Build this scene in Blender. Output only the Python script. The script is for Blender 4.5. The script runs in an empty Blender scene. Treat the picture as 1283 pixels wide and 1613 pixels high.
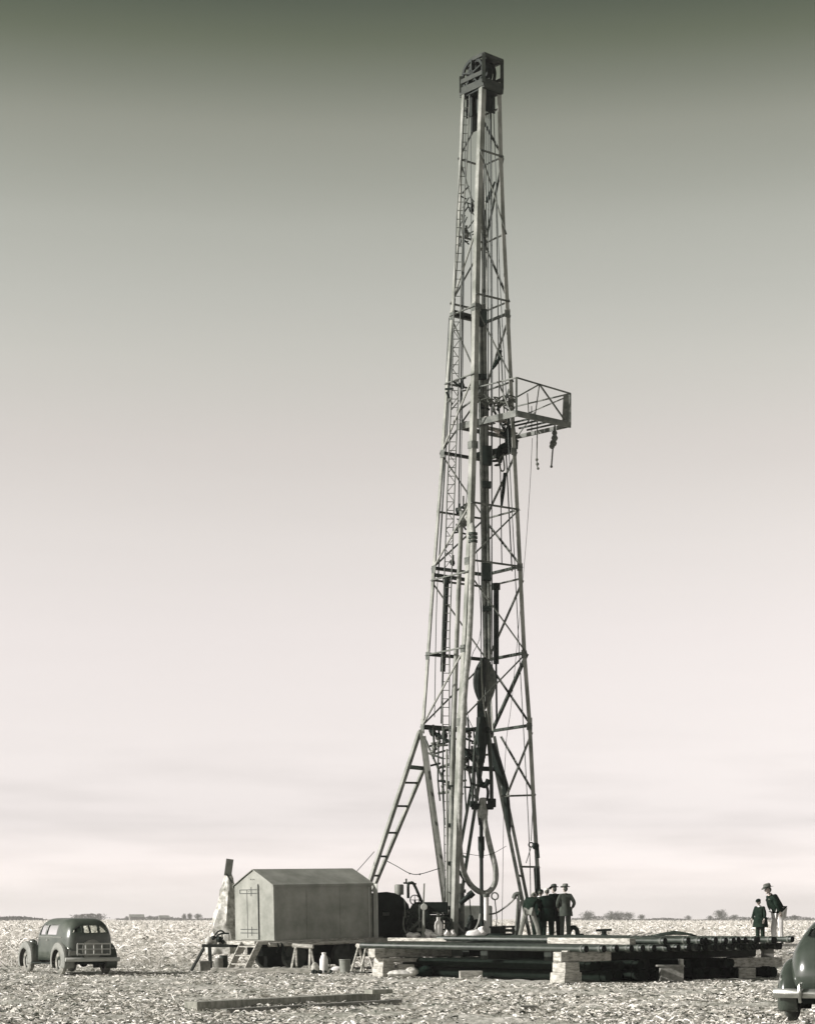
import bpy, math, random
import numpy as np
from mathutils import Vector, Matrix, Quaternion
R = math.radians
random.seed(7); rng = np.random.default_rng(7)
S = bpy.context.scene
C = S.collection

# ---------------------------------------------------------------- camera
F = 3100.0; HZ = 1447.0; CX = 641.5; CH = 1.7
cam = bpy.data.cameras.new("camera"); camo = bpy.data.objects.new("camera", cam); C.objects.link(camo)
camo.location = (0, 0, CH); camo.rotation_euler = (R(90), 0, 0)
cam.sensor_fit = 'HORIZONTAL'; cam.sensor_width = 36; cam.lens = F/1283*36
cam.shift_y = (HZ-806.5)/1283; cam.clip_start = .5; cam.clip_end = 20000
S.camera = camo
S.render.resolution_x = 814; S.render.resolution_y = 1024
def P(px, py, D):
    return Vector(((px-CX)/F*D, D, CH+(HZ-py)/F*D))
def gx(px, D): return (px-CX)/F*D

# ---------------------------------------------------------------- world, sun, exposure
SUN_EL = 25; SUN_DIR = Vector((-1, -0.22, 0)).normalized()
w = bpy.data.worlds.new("World"); S.world = w; w.use_nodes = True
nt = w.node_tree; nt.nodes.clear()
N = nt.nodes.new; L = nt.links.new
out = N('ShaderNodeOutputWorld'); bg = N('ShaderNodeBackground'); L(bg.outputs[0], out.inputs[0])
sky = N('ShaderNodeTexSky'); sky.sky_type = 'NISHITA'; sky.sun_disc = False
sky.sun_elevation = R(SUN_EL); sky.sun_rotation = math.atan2(SUN_DIR.x, SUN_DIR.y)
sky.air_density = 1.0; sky.dust_density = 1.0
bw = N('ShaderNodeRGBToBW'); L(sky.outputs[0], bw.inputs[0])
tc = N('ShaderNodeTexCoord'); sep = N('ShaderNodeSeparateXYZ'); L(tc.outputs['Generated'], sep.inputs[0])
ramp = N('ShaderNodeValToRGB'); L(sep.outputs['Z'], ramp.inputs[0])
ramp.color_ramp.interpolation = 'LINEAR'
SKY = [(0, (1.966, 1.823, 1.769)), (0.006, (1.612, 1.494, 1.449)), (0.02, (1.292, 1.181, 1.135)), (0.047, (0.846, 0.789, 0.772)), (0.095, (0.913, 0.851, 0.829)), (0.143, (0.994, 0.925, 0.902)), (0.189, (1.035, 0.972, 0.934)), (0.234, (1.02, 0.96, 0.909)), (0.272, (0.983, 0.961, 0.886)), (0.301, (0.918, 0.918, 0.837)), (0.331, (0.843, 0.856, 0.764)), (0.352, (0.723, 0.743, 0.644)), (0.373, (0.637, 0.657, 0.552)), (0.391, (0.459, 0.492, 0.391)), (0.408, (0.311, 0.353, 0.25)), (0.423, (0.221, 0.262, 0.194)), (0.6, (0.12, 0.138, 0.11)), (1.0, (0.09, 0.108, 0.09))]
cr = ramp.color_ramp
while len(cr.elements) < len(SKY): cr.elements.new(.5)
for e, (p, c) in zip(cr.elements, SKY): e.position = p; e.color = (*c, 1)
# faint streaked cloud low over the horizon
mp = N('ShaderNodeMapping'); mp.inputs['Scale'].default_value = (7, 7, 60); mp.inputs['Rotation'].default_value = (0, R(4), 0)
L(tc.outputs['Generated'], mp.inputs[0])
nz = N('ShaderNodeTexNoise'); nz.inputs['Scale'].default_value = 1.3; nz.inputs['Detail'].default_value = 5; L(mp.outputs[0], nz.inputs[0])
mr = N('ShaderNodeMapRange'); mr.inputs[1].default_value = .42; mr.inputs[2].default_value = .7; mr.inputs[3].default_value = 1.03; mr.inputs[4].default_value = .88
L(nz.outputs[0], mr.inputs[0])
lo = N('ShaderNodeMapRange'); lo.inputs[1].default_value = .10; lo.inputs[2].default_value = .05; lo.inputs[3].default_value = .06; lo.inputs[4].default_value = 1
L(sep.outputs['Z'], lo.inputs[0])
mxv = N('ShaderNodeMix'); mxv.data_type = 'FLOAT'; mxv.inputs[2].default_value = 1.0
L(lo.outputs[0], mxv.inputs[0]); L(mr.outputs[0], mxv.inputs[3])
m1 = N('ShaderNodeMath'); m1.operation = 'MULTIPLY'; L(bw.outputs[0], m1.inputs[0]); L(mxv.outputs[0], m1.inputs[1])
vm = N('ShaderNodeVectorMath'); vm.operation = 'SCALE'; L(ramp.outputs[0], vm.inputs[0]); L(m1.outputs[0], vm.inputs['Scale'])
L(vm.outputs[0], bg.inputs[0]); bg.inputs[1].default_value = 0.14

sl = bpy.data.lights.new("sun", 'SUN'); sl.energy = 4.7; sl.angle = R(.5); sl.color = (1, .95, .92)
so = bpy.data.objects.new("sun", sl); C.objects.link(so); so.location = (-30, 0, 60)
sd = Vector((SUN_DIR.x*math.cos(R(SUN_EL)), SUN_DIR.y*math.cos(R(SUN_EL)), math.sin(R(SUN_EL))))
so.rotation_euler = sd.to_track_quat('Z', 'Y').to_euler()
S.view_settings.view_transform = 'Standard'; S.view_settings.look = 'None'; S.view_settings.gamma = 1
S.view_settings.exposure = 0.75
S.render.engine = 'CYCLES'

# ---------------------------------------------------------------- materials
def mat(name, col, rough=.7, var=.25, scale=6, metal=0, bump=0, col2=None, spec=.3, stretch=None, detail=5):
    m = bpy.data.materials.new(name); m.use_nodes = True
    t = m.node_tree; b = t.nodes['Principled BSDF']
    b.inputs['Roughness'].default_value = rough; b.inputs['Metallic'].default_value = metal
    b.inputs['Specular IOR Level'].default_value = spec
    tcn = t.nodes.new('ShaderNodeTexCoord'); n = t.nodes.new('ShaderNodeTexNoise')
    n.inputs['Scale'].default_value = scale; n.inputs['Detail'].default_value = detail; n.inputs['Roughness'].default_value = .65
    mpn = t.nodes.new('ShaderNodeMapping'); t.links.new(tcn.outputs['Object'], mpn.inputs[0]); t.links.new(mpn.outputs[0], n.inputs[0])
    if stretch: mpn.inputs['Scale'].default_value = stretch
    r = t.nodes.new('ShaderNodeValToRGB'); t.links.new(n.outputs[0], r.inputs[0])
    c2 = col2 or tuple(c*(1+var) for c in col); c1 = tuple(c*(1-var) for c in col) if not col2 else col
    r.color_ramp.elements[0].position = .36; r.color_ramp.elements[1].position = .64
    r.color_ramp.elements[0].color = (*c1, 1); r.color_ramp.elements[1].color = (*c2, 1)
    t.links.new(r.outputs[0], b.inputs['Base Color'])
    if bump:
        bn = t.nodes.new('ShaderNodeBump'); bn.inputs['Strength'].default_value = bump; bn.inputs['Distance'].default_value = .02
        t.links.new(n.outputs[0], bn.inputs['Height']); t.links.new(bn.outputs[0], b.inputs['Normal'])
    return m
M = {}
M['steel_pale'] = mat('pale_painted_steel', (.105,.115,.095), .6, col2=(.265,.27,.245), scale=1.1, bump=.2, detail=8)
M['steel_mid'] = mat('weathered_steel', (.035,.044,.036), .6, col2=(.125,.132,.115), scale=3)
M['steel_dark'] = mat('dark_steel', (.009,.015,.011), .6, col2=(.032,.042,.032), scale=4, spec=.2)
M['iron_black'] = mat('black_iron', (.003,.007,.005), .6, col2=(.011,.018,.014), scale=5, spec=.15)
M['pipe'] = mat('oily_pipe_steel', (.009,.015,.011), .5, col2=(.034,.043,.033), scale=5, spec=.5)
M['pipe_inside'] = mat('pipe_bore', (0.0041,0.0060,0.0050), .9, var=.1)
M['rubber'] = mat('hose_rubber', (0.1524,0.1626,0.1422), .7, col2=(0.2990,0.2990,0.2786), scale=5)
M['cable'] = mat('wire_rope', (0.0203,0.0298,0.0241), .6, var=.3, scale=9)
M['rope'] = mat('hemp_rope', (0.0716,0.0784,0.0648), .9, var=.3, scale=20)
M['shed'] = mat('painted_sheet_metal', (0.1584,0.1720,0.1482), .55, col2=(0.2321,0.2423,0.2151), scale=1.6, spec=.35, bump=.08, stretch=(1,1,.45))
M['shed'] = mat('painted_sheet_metal', (.155,.163,.140), .6, col2=(.270,.275,.245), scale=1.1, spec=.3, bump=.35, detail=9)
M['shed_trim'] = mat('pale_sheet_trim', (0.3310,0.3378,0.3106), .6, var=.12, scale=3)
M['shed_dark'] = mat('shed_hardware', (0.0420,0.0488,0.0433), .6, var=.2)
M['timber'] = mat('pale_timber', (.17,.17,.145), .9, col2=(.50,.485,.44), scale=5, bump=.6, stretch=(1,1,4), detail=8)
M['timber_grey'] = mat('grey_timber', (0.1203,0.1237,0.1067), .85, col2=(0.2568,0.2500,0.2296), scale=5, bump=.5)
M['timber_dark'] = mat('dark_timber', (.010,.014,.011), .9, col2=(.028,.033,.027), scale=5, bump=.4)  # also puts shade into the colour of the rack's long cross timbers
M['canvas'] = mat('mottled_canvas', (.20,.20,.17), .9, col2=(.62,.61,.57), scale=5, bump=.9, detail=8)
M['white'] = mat('whitewash', (0.5446,0.5310,0.5106), .7, col2=(0.7142,0.7006,0.6734), scale=6)
M['cloth_white'] = mat('white_cloth', (0.6146,0.6010,0.5806), .85, var=.1, scale=6)
M['cloth_dark'] = mat('dark_green_wool', (.006,.013,.009), .95, col2=(.016,.026,.019), scale=9, spec=.05)
M['cloth_black'] = mat('black_wool', (.003,.008,.006), .95, col2=(.009,.016,.012), scale=9, spec=.05)
M['cloth_suit'] = mat('grey_suit_wool', (.032,.040,.032), .95, col2=(.052,.060,.050), scale=12)
M['cloth_work'] = mat('grey_work_cotton', (0.1214,0.1282,0.1112), .9, col2=(0.1902,0.1936,0.1732), scale=8)
M['felt'] = mat('grey_felt', (0.0767,0.0835,0.0719), .9, col2=(0.1215,0.1283,0.1134), scale=9)
M['felt_dark'] = mat('dark_felt', (0.0320,0.0388,0.0333), .9, var=.2)
M['skin'] = mat('skin', (.42,.37,.33), .6, var=.08, scale=9)
M['hair'] = mat('hair', (.05,.055,.045), .7, var=.2, scale=20)
M['shoe'] = mat('shoe_leather', (.02,.025,.02), .5, var=.2)
M['paint_car'] = mat('dusty_car_paint', (.024,.034,.026), .32, col2=(.060,.070,.056), scale=2.2, spec=.5)
M['paint_car2'] = mat('dark_grey_car_paint', (.030,.038,.030), .2, col2=(.048,.057,.047), scale=1.6, spec=.55)
M['dust'] = mat('dusty_fender_paint', (0.1414,0.1482,0.1312), .6, col2=(0.2002,0.2036,0.1832), scale=4)
M['tyre'] = mat('dusty_tyre', (.05,.055,.045), .85, col2=(.28,.275,.245), scale=5)
M['tyre_dark'] = mat('tyre_rubber', (.02,.024,.02), .8, col2=(.05,.055,.048), scale=5)
M['chrome'] = mat('tarnished_chrome', (.42,.43,.40), .28, var=.12, metal=.9, scale=7)
M['lamp'] = mat('lamp_glass', (.35,.33,.30), .2, var=.1)
M['bark'] = mat('grey_bark', (.06,.065,.055), .9, var=.3)
M['twig'] = mat('bare_twigs', (.10,.105,.092), .9, var=.2)
M['barn'] = mat('barn_boards', (.16,.16,.15), .9, var=.2)
def glass():
    m = bpy.data.materials.new('window_glass'); m.use_nodes = True; t = m.node_tree; t.nodes.clear()
    o = t.nodes.new('ShaderNodeOutputMaterial'); a = t.nodes.new('ShaderNodeBsdfTransparent'); g = t.nodes.new('ShaderNodeBsdfGlossy')
    a.inputs[0].default_value = (.90,.92,.89,1); g.inputs['Roughness'].default_value = .04
    x = t.nodes.new('ShaderNodeMixShader'); f = t.nodes.new('ShaderNodeFresnel'); f.inputs[0].default_value = 1.45
    t.links.new(f.outputs[0], x.inputs[0]); t.links.new(a.outputs[0], x.inputs[1]); t.links.new(g.outputs[0], x.inputs[2]); t.links.new(x.outputs[0], o.inputs[0])
    return m
M['glass'] = glass()
M['beam_grey'] = mat('weathered_beam', (.15,.155,.13), .9, col2=(.33,.325,.285), scale=3, bump=.6, stretch=(1,4,1))
M['crown_steel'] = mat('greasy_crown_steel', (.007,.012,.008), .7, col2=(.024,.030,.022), scale=3)
M['casing'] = mat('rack_shade_black', (.004,.007,.005), .95, col2=(.010,.014,.011), scale=6, spec=.05)  # near-black colour holds the deep shade under the pipe rack

# ---------------------------------------------------------------- helpers
def tag(o, label=None, cat=None, group=None, kind=None):
    if label: o['label'] = label
    if cat: o['category'] = cat
    if group: o['group'] = group
    if kind: o['kind'] = kind
    return o
ORG = {}
def thing(name, label, cat, loc=(0,0,0), rz=0, group=None, rot=None):
    o = bpy.data.objects.new(name, None); C.objects.link(o); o.empty_display_size = .3
    o.location = loc; o.rotation_euler = rot or (0,0,rz)
    ORG[o.name] = Vector(loc)
    return tag(o, label, cat, group)
def basis(d):
    d = d.normalized(); up = Vector((0,0,1)) if abs(d.z) < .95 else Vector((1,0,0))
    a = d.cross(up).normalized(); return a, a.cross(d).normalized()
class MB:
    def __init__(s): s.v = []; s.f = []
    def grid(s, rows, closed_v=False, cap=False):
        o = len(s.v); n = len(rows[0])
        for r_ in rows: s.v += [tuple(p) for p in r_]
        for i in range(len(rows)-1):
            for j in range(n if closed_v else n-1):
                k = (j+1) % n
                s.f.append((o+i*n+j, o+i*n+k, o+(i+1)*n+k, o+(i+1)*n+j))
        if cap:
            s.f.append(tuple(o+j for j in range(n))[::-1]); s.f.append(tuple(o+(len(rows)-1)*n+j for j in range(n)))
        return s
    def tube(s, p0, p1, r0, r1=None, n=8, cap=True):
        return s.poly([p0, p1], [r0, r1 if r1 is not None else r0], n, cap)
    def poly(s, pts, r, n=8, cap=True):
        pts = [Vector(p) for p in pts]; rows = []
        if not isinstance(r, (list, tuple)): r = [r]*len(pts)
        a = None
        for i, p in enumerate(pts):
            d = (pts[min(i+1, len(pts)-1)]-pts[max(i-1, 0)])
            if d.length < 1e-9: d = Vector((0,0,1))
            if a is None: a, b = basis(d)
            else:
                d = d.normalized(); a = (a-d*a.dot(d)).normalized(); b = a.cross(d)
            rows.append([p+(a*math.cos(t)+b*math.sin(t))*r[i] for t in (2*math.pi*k/n for k in range(n))])
        return s.grid(rows, True, cap)
    def box(s, c, size, rz=0, m=None):
        q = m or Matrix.Rotation(rz, 3, 'Z'); c = Vector(c); o = len(s.v)
        for x in (-.5,.5):
            for y in (-.5,.5):
                for z in (-.5,.5): s.v.append(tuple(c+q@Vector((x*size[0], y*size[1], z*size[2]))))
        for f in ((0,1,3,2),(4,6,7,5),(0,4,5,1),(2,3,7,6),(0,2,6,4),(1,5,7,3)): s.f.append(tuple(o+i for i in f))
        return s
    def bar(s, p0, p1, wd, ht, up=None):
        p0 = Vector(p0); p1 = Vector(p1); d = (p1-p0); l = d.length; d.normalize()
        a, b = basis(d)
        if up is not None:
            b = (Vector(up)-d*Vector(up).dot(d)).normalized(); a = b.cross(d)
        m = Matrix((a, d, b)).transposed()
        return s.box((p0+p1)/2, (wd, l, ht), m=m)
    def prism(s, prof, p0, p1, a, b):
        p0 = Vector(p0); p1 = Vector(p1); a = Vector(a); b = Vector(b)
        return s.grid([[p+a*x+b*y for x, y in prof] for p in (p0, p1)], True, True)
    def angle(s, p0, p1, wd, t, a, b):   # L section, legs run along a and b from the corner line
        return s.prism([(0,0),(wd,0),(wd,t),(t,t),(t,wd),(0,wd)], p0, p1, a, b)
    def lathe(s, prof, c=(0,0,0), axis=(0,0,1), n=20, arc=None):
        ax = Vector(axis).normalized(); a, b = basis(ax); c = Vector(c); rows = []
        for r_, h in prof:
            rows.append([c+ax*h+(a*math.cos(t)+b*math.sin(t))*max(r_, 1e-4) for t in (2*math.pi*k/n for k in range(n))])
        return s.grid(rows, True, False)
    def ball(s, c, rad, n=10, m=None):
        if not isinstance(rad, (tuple, list)): rad = (rad,)*3
        c = Vector(c); rows = []
        for i in range(n//2+1):
            ph = -math.pi/2+math.pi*i/(n//2)
            rows.append([(m@Vector((math.cos(ph)*math.cos(t)*rad[0], math.cos(ph)*math.sin(t)*rad[1], math.sin(ph)*rad[2])) if m else Vector((math.cos(ph)*math.cos(t)*rad[0], math.cos(ph)*math.sin(t)*rad[1], math.sin(ph)*rad[2])))+c for t in (2*math.pi*k/n for k in range(n))])
        return s.grid(rows, True)
    def build(s, name, material, parent=None, world=False, smooth=True, bevel=0, solid=0):
        me = bpy.data.meshes.new(name)
        off = ORG.get(parent.name, Vector()) if (world and parent is not None) else Vector()
        vs = [(v[0]-off.x, v[1]-off.y, v[2]-off.z) for v in s.v] if world else s.v
        me.from_pydata(vs, [], s.f)
        me.materials.append(M[material] if isinstance(material, str) else material)
        me.validate(); me.update()
        if smooth:
            me.polygons.foreach_set('use_smooth', [True]*len(me.polygons))
            try: me.set_sharp_from_angle(angle=R(38))
            except Exception: pass
        o = bpy.data.objects.new(name, me); C.objects.link(o)
        if parent is not None: o.parent = parent
        if solid:
            md = o.modifiers.new('thickness', 'SOLIDIFY'); md.thickness = solid; md.offset = 0
        if bevel:
            md = o.modifiers.new('bevel', 'BEVEL'); md.width = bevel; md.segments = 2; md.limit_method = 'ANGLE'
        ORG[o.name] = off
        return o
def single(mb, name, material, label, cat, base, group=None, **k):
    """one-mesh top-level thing whose origin is at base (verts given in world)"""
    b = Vector(base); mb.v = [tuple(Vector(v)-b) for v in mb.v]
    o = mb.build(name, material, None, **k); o.location = b
    return tag(o, label, cat, group)
def copy_tree(o, parent=None):
    c = o.copy(); C.objects.link(c)
    if parent is not None: c.parent = parent
    for ch in list(o.children): copy_tree(ch, c)
    return c
def catenary(p0, p1, sag, n=10):
    p0 = Vector(p0); p1 = Vector(p1)
    return [p0.lerp(p1, i/n)-Vector((0,0,sag*4*(i/n)*(1-i/n))) for i in range(n+1)]
def smoothpath(pts, k=6):
    pts = [Vector(p) for p in pts]; q = [pts[0]*2-pts[1]]+pts+[pts[-1]*2-pts[-2]]; o = []
    for i in range(1, len(q)-2):
        a, b, c, d = q[i-1:i+3]
        for j in range(k):
            t = j/k; o.append(.5*((2*b)+(c-a)*t+(2*a-5*b+4*c-d)*t*t+(3*b-a-3*c+d)*t**3))
    o.append(pts[-1]); return o

# ---------------------------------------------------------------- ground
_gw = [(rng.uniform(.8, 9), rng.uniform(.8, 6), rng.uniform(0, 6.28), rng.choice([-1, 1])) for _ in range(26)]
def gz(x, y):
    """uneven trampled soil: lumps, hollows and a few shallow wheel ruts"""
    x = np.asarray(x, float); y = np.asarray(y, float); z = np.zeros_like(x)
    for a, b, p, s_ in _gw: z = z+np.sin(a*x+s_*b*y+p+.8*np.sin(.6*x-.4*y+p))/(2.2+.55*(a+b))
    z = .030*z
    for y0_, sl_, dp in ((44.5,.10,.05),(46.1,.10,.05),(38.0,-.16,.045),(39.4,-.16,.045),(53.5,.03,.04),(34.2,.05,.04)):
        d = (y-(y0_+sl_*x+.5*np.sin(x*.35)))/.22; z = z-dp*np.exp(-d*d)+dp*.5*np.exp(-(np.abs(d)-1.7)**2)
    e = np.clip((40-np.abs(x))/6, 0, 1)*np.clip((y-20)/4, 0, 1)*np.clip((92-y)/12, 0, 1)
    return (z-.03)*e
def ground():
    mb = MB(); xs = [-4000,-2000,-600,-150,-60,-40,-30]+[i*.25 for i in range(-88, 89)]+[30,40,60,150,600,2000,4000]
    ys = [-4000,-600,-100,0,15]+[20+i*.8 for i in range(0, 13)]+[30.4+i*.25 for i in range(0, 180)]+[76+i*.8 for i in range(0, 24)]+[110,160,250,500,1200,2500,4000]
    X_, Y_ = np.meshgrid(np.array(xs, float), np.array(ys, float)); Z_ = gz(X_, Y_)
    mb.grid([[(X_[i, j], Y_[i, j], Z_[i, j]) for j in range(len(xs))] for i in range(len(ys))])
    m = bpy.data.materials.new('trampled_field'); m.use_nodes = True; t = m.node_tree; b = t.nodes['Principled BSDF']
    b.inputs['Roughness'].default_value = .95; b.inputs['Specular IOR Level'].default_value = .1
    tcn = t.nodes.new('ShaderNodeTexCoord')
    def noise(sc, dt, st=(1,1,1)):
        mm = t.nodes.new('ShaderNodeMapping'); mm.inputs['Scale'].default_value = st; t.links.new(tcn.outputs['Object'], mm.inputs[0])
        n = t.nodes.new('ShaderNodeTexNoise'); n.inputs['Scale'].default_value = sc; n.inputs['Detail'].default_value = dt; n.inputs['Roughness'].default_value = .7
        t.links.new(mm.outputs[0], n.inputs[0]); return n
    n1 = noise(6, 6, (1,.45,1)); n2 = noise(.5, 4); n3 = noise(.02, 3, (.2,1,1))
    r1 = t.nodes.new('ShaderNodeValToRGB'); t.links.new(n1.outputs[0], r1.inputs[0])
    r1.color_ramp.elements[0].position = .35; r1.color_ramp.elements[0].color = (.25,.25,.215,1)
    r1.color_ramp.elements[1].position = .58; r1.color_ramp.elements[1].color = (.56,.545,.50,1)
    r2 = t.nodes.new('ShaderNodeValToRGB'); t.links.new(n2.outputs[0], r2.inputs[0])
    r2.color_ramp.elements[0].position = .35; r2.color_ramp.elements[0].color = (.62,.64,.60,1)
    r2.color_ramp.elements[1].position = .6; r2.color_ramp.elements[1].color = (1,1,1,1)
    x = t.nodes.new('ShaderNodeMix'); x.data_type = 'RGBA'; x.blend_type = 'MULTIPLY'; x.inputs[0].default_value = 1
    t.links.new(r1.outputs[0], x.inputs[6]); t.links.new(r2.outputs[0], x.inputs[7])
    # the uncut field beyond is evenly pale with straw
    sp = t.nodes.new('ShaderNodeSeparateXYZ'); t.links.new(tcn.outputs['Object'], sp.inputs[0])
    mrr = t.nodes.new('ShaderNodeMapRange'); mrr.inputs[1].default_value = 72; mrr.inputs[2].default_value = 95; t.links.new(sp.outputs['Y'], mrr.inputs[0])
    r3 = t.nodes.new('ShaderNodeValToRGB'); t.links.new(n3.outputs[0], r3.inputs[0])
    r3.color_ramp.elements[0].color = (.58,.56,.51,1); r3.color_ramp.elements[1].color = (.74,.71,.66,1)
    x2 = t.nodes.new('ShaderNodeMix'); x2.data_type = 'RGBA'; t.links.new(mrr.outputs[0], x2.inputs[0])
    t.links.new(x.outputs[2], x2.inputs[6]); t.links.new(r3.outputs[0], x2.inputs[7]); t.links.new(x2.outputs[2], b.inputs['Base Color'])
    bn = t.nodes.new('ShaderNodeBump'); bn.inputs['Strength'].default_value = .9; bn.inputs['Distance'].default_value = .06
    t.links.new(n1.outputs[0], bn.inputs['Height']); t.links.new(bn.outputs[0], b.inputs['Normal'])
    o = mb.build('ground', m); o.data.polygons.foreach_set('use_smooth', [True]*len(o.data.polygons)); o['kind'] = 'structure'
ground()

def fast_mesh(name, verts, nquads, mats, mi=None):
    me = bpy.data.meshes.new(name); nv = len(verts)
    me.vertices.add(nv); me.vertices.foreach_set('co', verts.astype(np.float32).ravel())
    me.loops.add(nv); me.loops.foreach_set('vertex_index', np.arange(nv, dtype=np.int32))
    me.polygons.add(nquads); me.polygons.foreach_set('loop_start', np.arange(0, nv, 4, dtype=np.int32))
    me.polygons.foreach_set('loop_total', np.full(nquads, 4, dtype=np.int32))
    for m in mats: me.materials.append(m)
    if mi is not None: me.polygons.foreach_set('material_index', mi.astype(np.int32))
    me.update(calc_edges=True); me.validate()
    o = bpy.data.objects.new(name, me); C.objects.link(o); return o
straw = [mat('pale_husk', (.56,.54,.49), .9, var=.15), mat('bleached_husk', (.80,.78,.74), .9, var=.1), mat('grey_husk', (.27,.27,.235), .9, var=.25), mat('rotten_leaf', (.035,.042,.032), .95, var=.3)]
def litter():
    n = 185000
    y = 30+ (rng.random(n)**1.25)*52; x = (rng.random(n)*2-1)*(y*.235+2)
    # half of it lies in small wind-blown clumps
    nc = n//14; cx_ = rng.integers(0, nc, n); isc = rng.random(n) < .55
    x = np.where(isc, x[cx_]+rng.normal(0, .13, n), x); y = np.where(isc, y[cx_]+rng.normal(0, .16, n), y)
    keep = (np.sin(x*1.9+np.sin(y*.8)*2)+np.sin(y*2.3+x*.6)+1.1*np.sin(y*.9+1.4*np.sin(x*.35))+.9*np.sin(x*.7+y*.31)+rng.normal(0, .8, n)) > -.35
    # nothing strewn under the pipe rack
    u_ = (x-4.72)*.66-(y-51.2)*.751; v_ = (x-4.72)*.751+(y-51.2)*.66
    keep &= ~((u_ < .2) & (u_ > -9.3) & (v_ > .3) & (v_ < 10))
    x, y = x[keep], y[keep]; n = len(x)
    ang = rng.normal(0, .8, n); ln = rng.uniform(.03, .15, n)*np.where(rng.random(n) < .03, 2.6, 1); wd = rng.uniform(.006, .026, n)
    dx, dy = np.cos(ang)*ln/2, np.sin(ang)*ln/2; nx, ny = -np.sin(ang)*wd/2, np.cos(ang)*wd/2
    z0 = rng.uniform(.01, .045, n); tilt = rng.normal(0, .016, n)*(ln/.1); roll = rng.normal(0, .006, n)
    lift = rng.uniform(0, .022, n)
    big = rng.random(n) < .045; ln = np.where(big, rng.uniform(.12, .34, n), ln); wd = np.where(big, rng.uniform(.02, .055, n), wd); lift = np.where(big, lift*2.2, lift)
    quads = []
    # two quads per husk, bent in the middle
    for a, b in ((-1, 0), (0, 1)):
        za, zb = z0+a*tilt+(lift if a == 0 else 0), z0+b*tilt+(lift if b == 0 else 0)
        wa = 1 if a == 0 else .35; wb = 1 if b == 0 else .35
        p = np.stack([np.stack([x+a*dx+nx*wa, y+a*dy+ny*wa, za+roll], 1), np.stack([x+a*dx-nx*wa, y+a*dy-ny*wa, za-roll], 1),
                      np.stack([x+b*dx-nx*wb, y+b*dy-ny*wb, zb-roll], 1), np.stack([x+b*dx+nx*wb, y+b*dy+ny*wb, zb+roll], 1)], 1)
        quads.append(p)
    v = np.concatenate(quads).reshape(-1, 3); v[:, 2] = np.maximum(v[:, 2], .004)+gz(v[:, 0], v[:, 1])
    mi = rng.choice(4, n, p=[.50,.16,.16,.18]); mi = np.concatenate([mi, mi])
    o = fast_mesh('corn_husks', v, len(v)//4, straw, mi)
    tag(o, 'trampled pale corn husks and leaves strewn over the ground', 'corn husks', kind='stuff')
litter()
def standing(name, label, n, y0, y1, hlo, hhi, leaf, power, wd, seed, xm=.225, dark=.1):
    g = np.random.default_rng(seed)
    y = y0+(g.random(n)**power)*(y1-y0); x = (g.random(n)*2-1)*(y*xm+3)
    x = np.round(x/1.0)*1.0+g.normal(0, .14, n)*1.0
    h = g.uniform(hlo, hhi, n)*np.where(g.random(n) < .15, 1.3, 1); lean = g.normal(0, .16, n)*h; leany = g.normal(0, .12, n)*h; sc = 1+y/260
    w_ = wd*sc*g.uniform(.6, 1.4, n)
    z = np.zeros(n); Q = []; MI = []
    cm = g.choice(4, n, p=[.46, .40, .14-dark*.4, dark*.4])
    Q.append(np.stack([np.stack([x-w_, y, z], 1), np.stack([x+w_, y, z], 1), np.stack([x+w_*.6+lean, y+leany, z+h], 1), np.stack([x-w_*.6+lean, y+leany, z+h], 1)], 1)); MI.append(cm)
    for k in range(leaf):
        t = g.uniform(.15, .95, n); sx = g.choice([-1, 1], n)*g.uniform(.10, .42, n); sy = g.normal(0, .15, n); dr = g.uniform(-.35, .2, n)
        bx, by, bz = x+lean*t, y+leany*t, h*t; lw = wd*sc*g.uniform(1.2, 2.6, n)
        ez = np.maximum(bz+dr, .02); mz = np.maximum((bz+ez)/2+.08, .03)
        Q.append(np.stack([np.stack([bx, by, bz-lw], 1), np.stack([bx+sx*.55, by+sy*.5, mz-lw], 1), np.stack([bx+sx*.55, by+sy*.5, mz+lw], 1), np.stack([bx, by, bz+lw*.5], 1)], 1)); MI.append(cm)
        Q.append(np.stack([np.stack([bx+sx*.55, by+sy*.5, mz-lw], 1), np.stack([bx+sx, by+sy, ez-lw*.3], 1), np.stack([bx+sx, by+sy, ez+lw*.2], 1), np.stack([bx+sx*.55, by+sy*.5, mz+lw], 1)], 1)); MI.append(cm)
    v = np.concatenate(Q).reshape(-1, 3)
    o = fast_mesh(name, v, len(v)//4, straw, np.concatenate(MI)); tag(o, label, 'corn stalks', kind='stuff')
standing('corn_stubble', 'dry pale broken corn stalks standing beyond the rig', 24000, 70, 150, .2, .95, 2, 1.3, .006, 3)
standing('corn_stalks', 'far pale field of standing corn reaching the horizon', 36000, 120, 1100, .3, 1.0, 2, 2.0, .010, 4, dark=.2)

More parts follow.
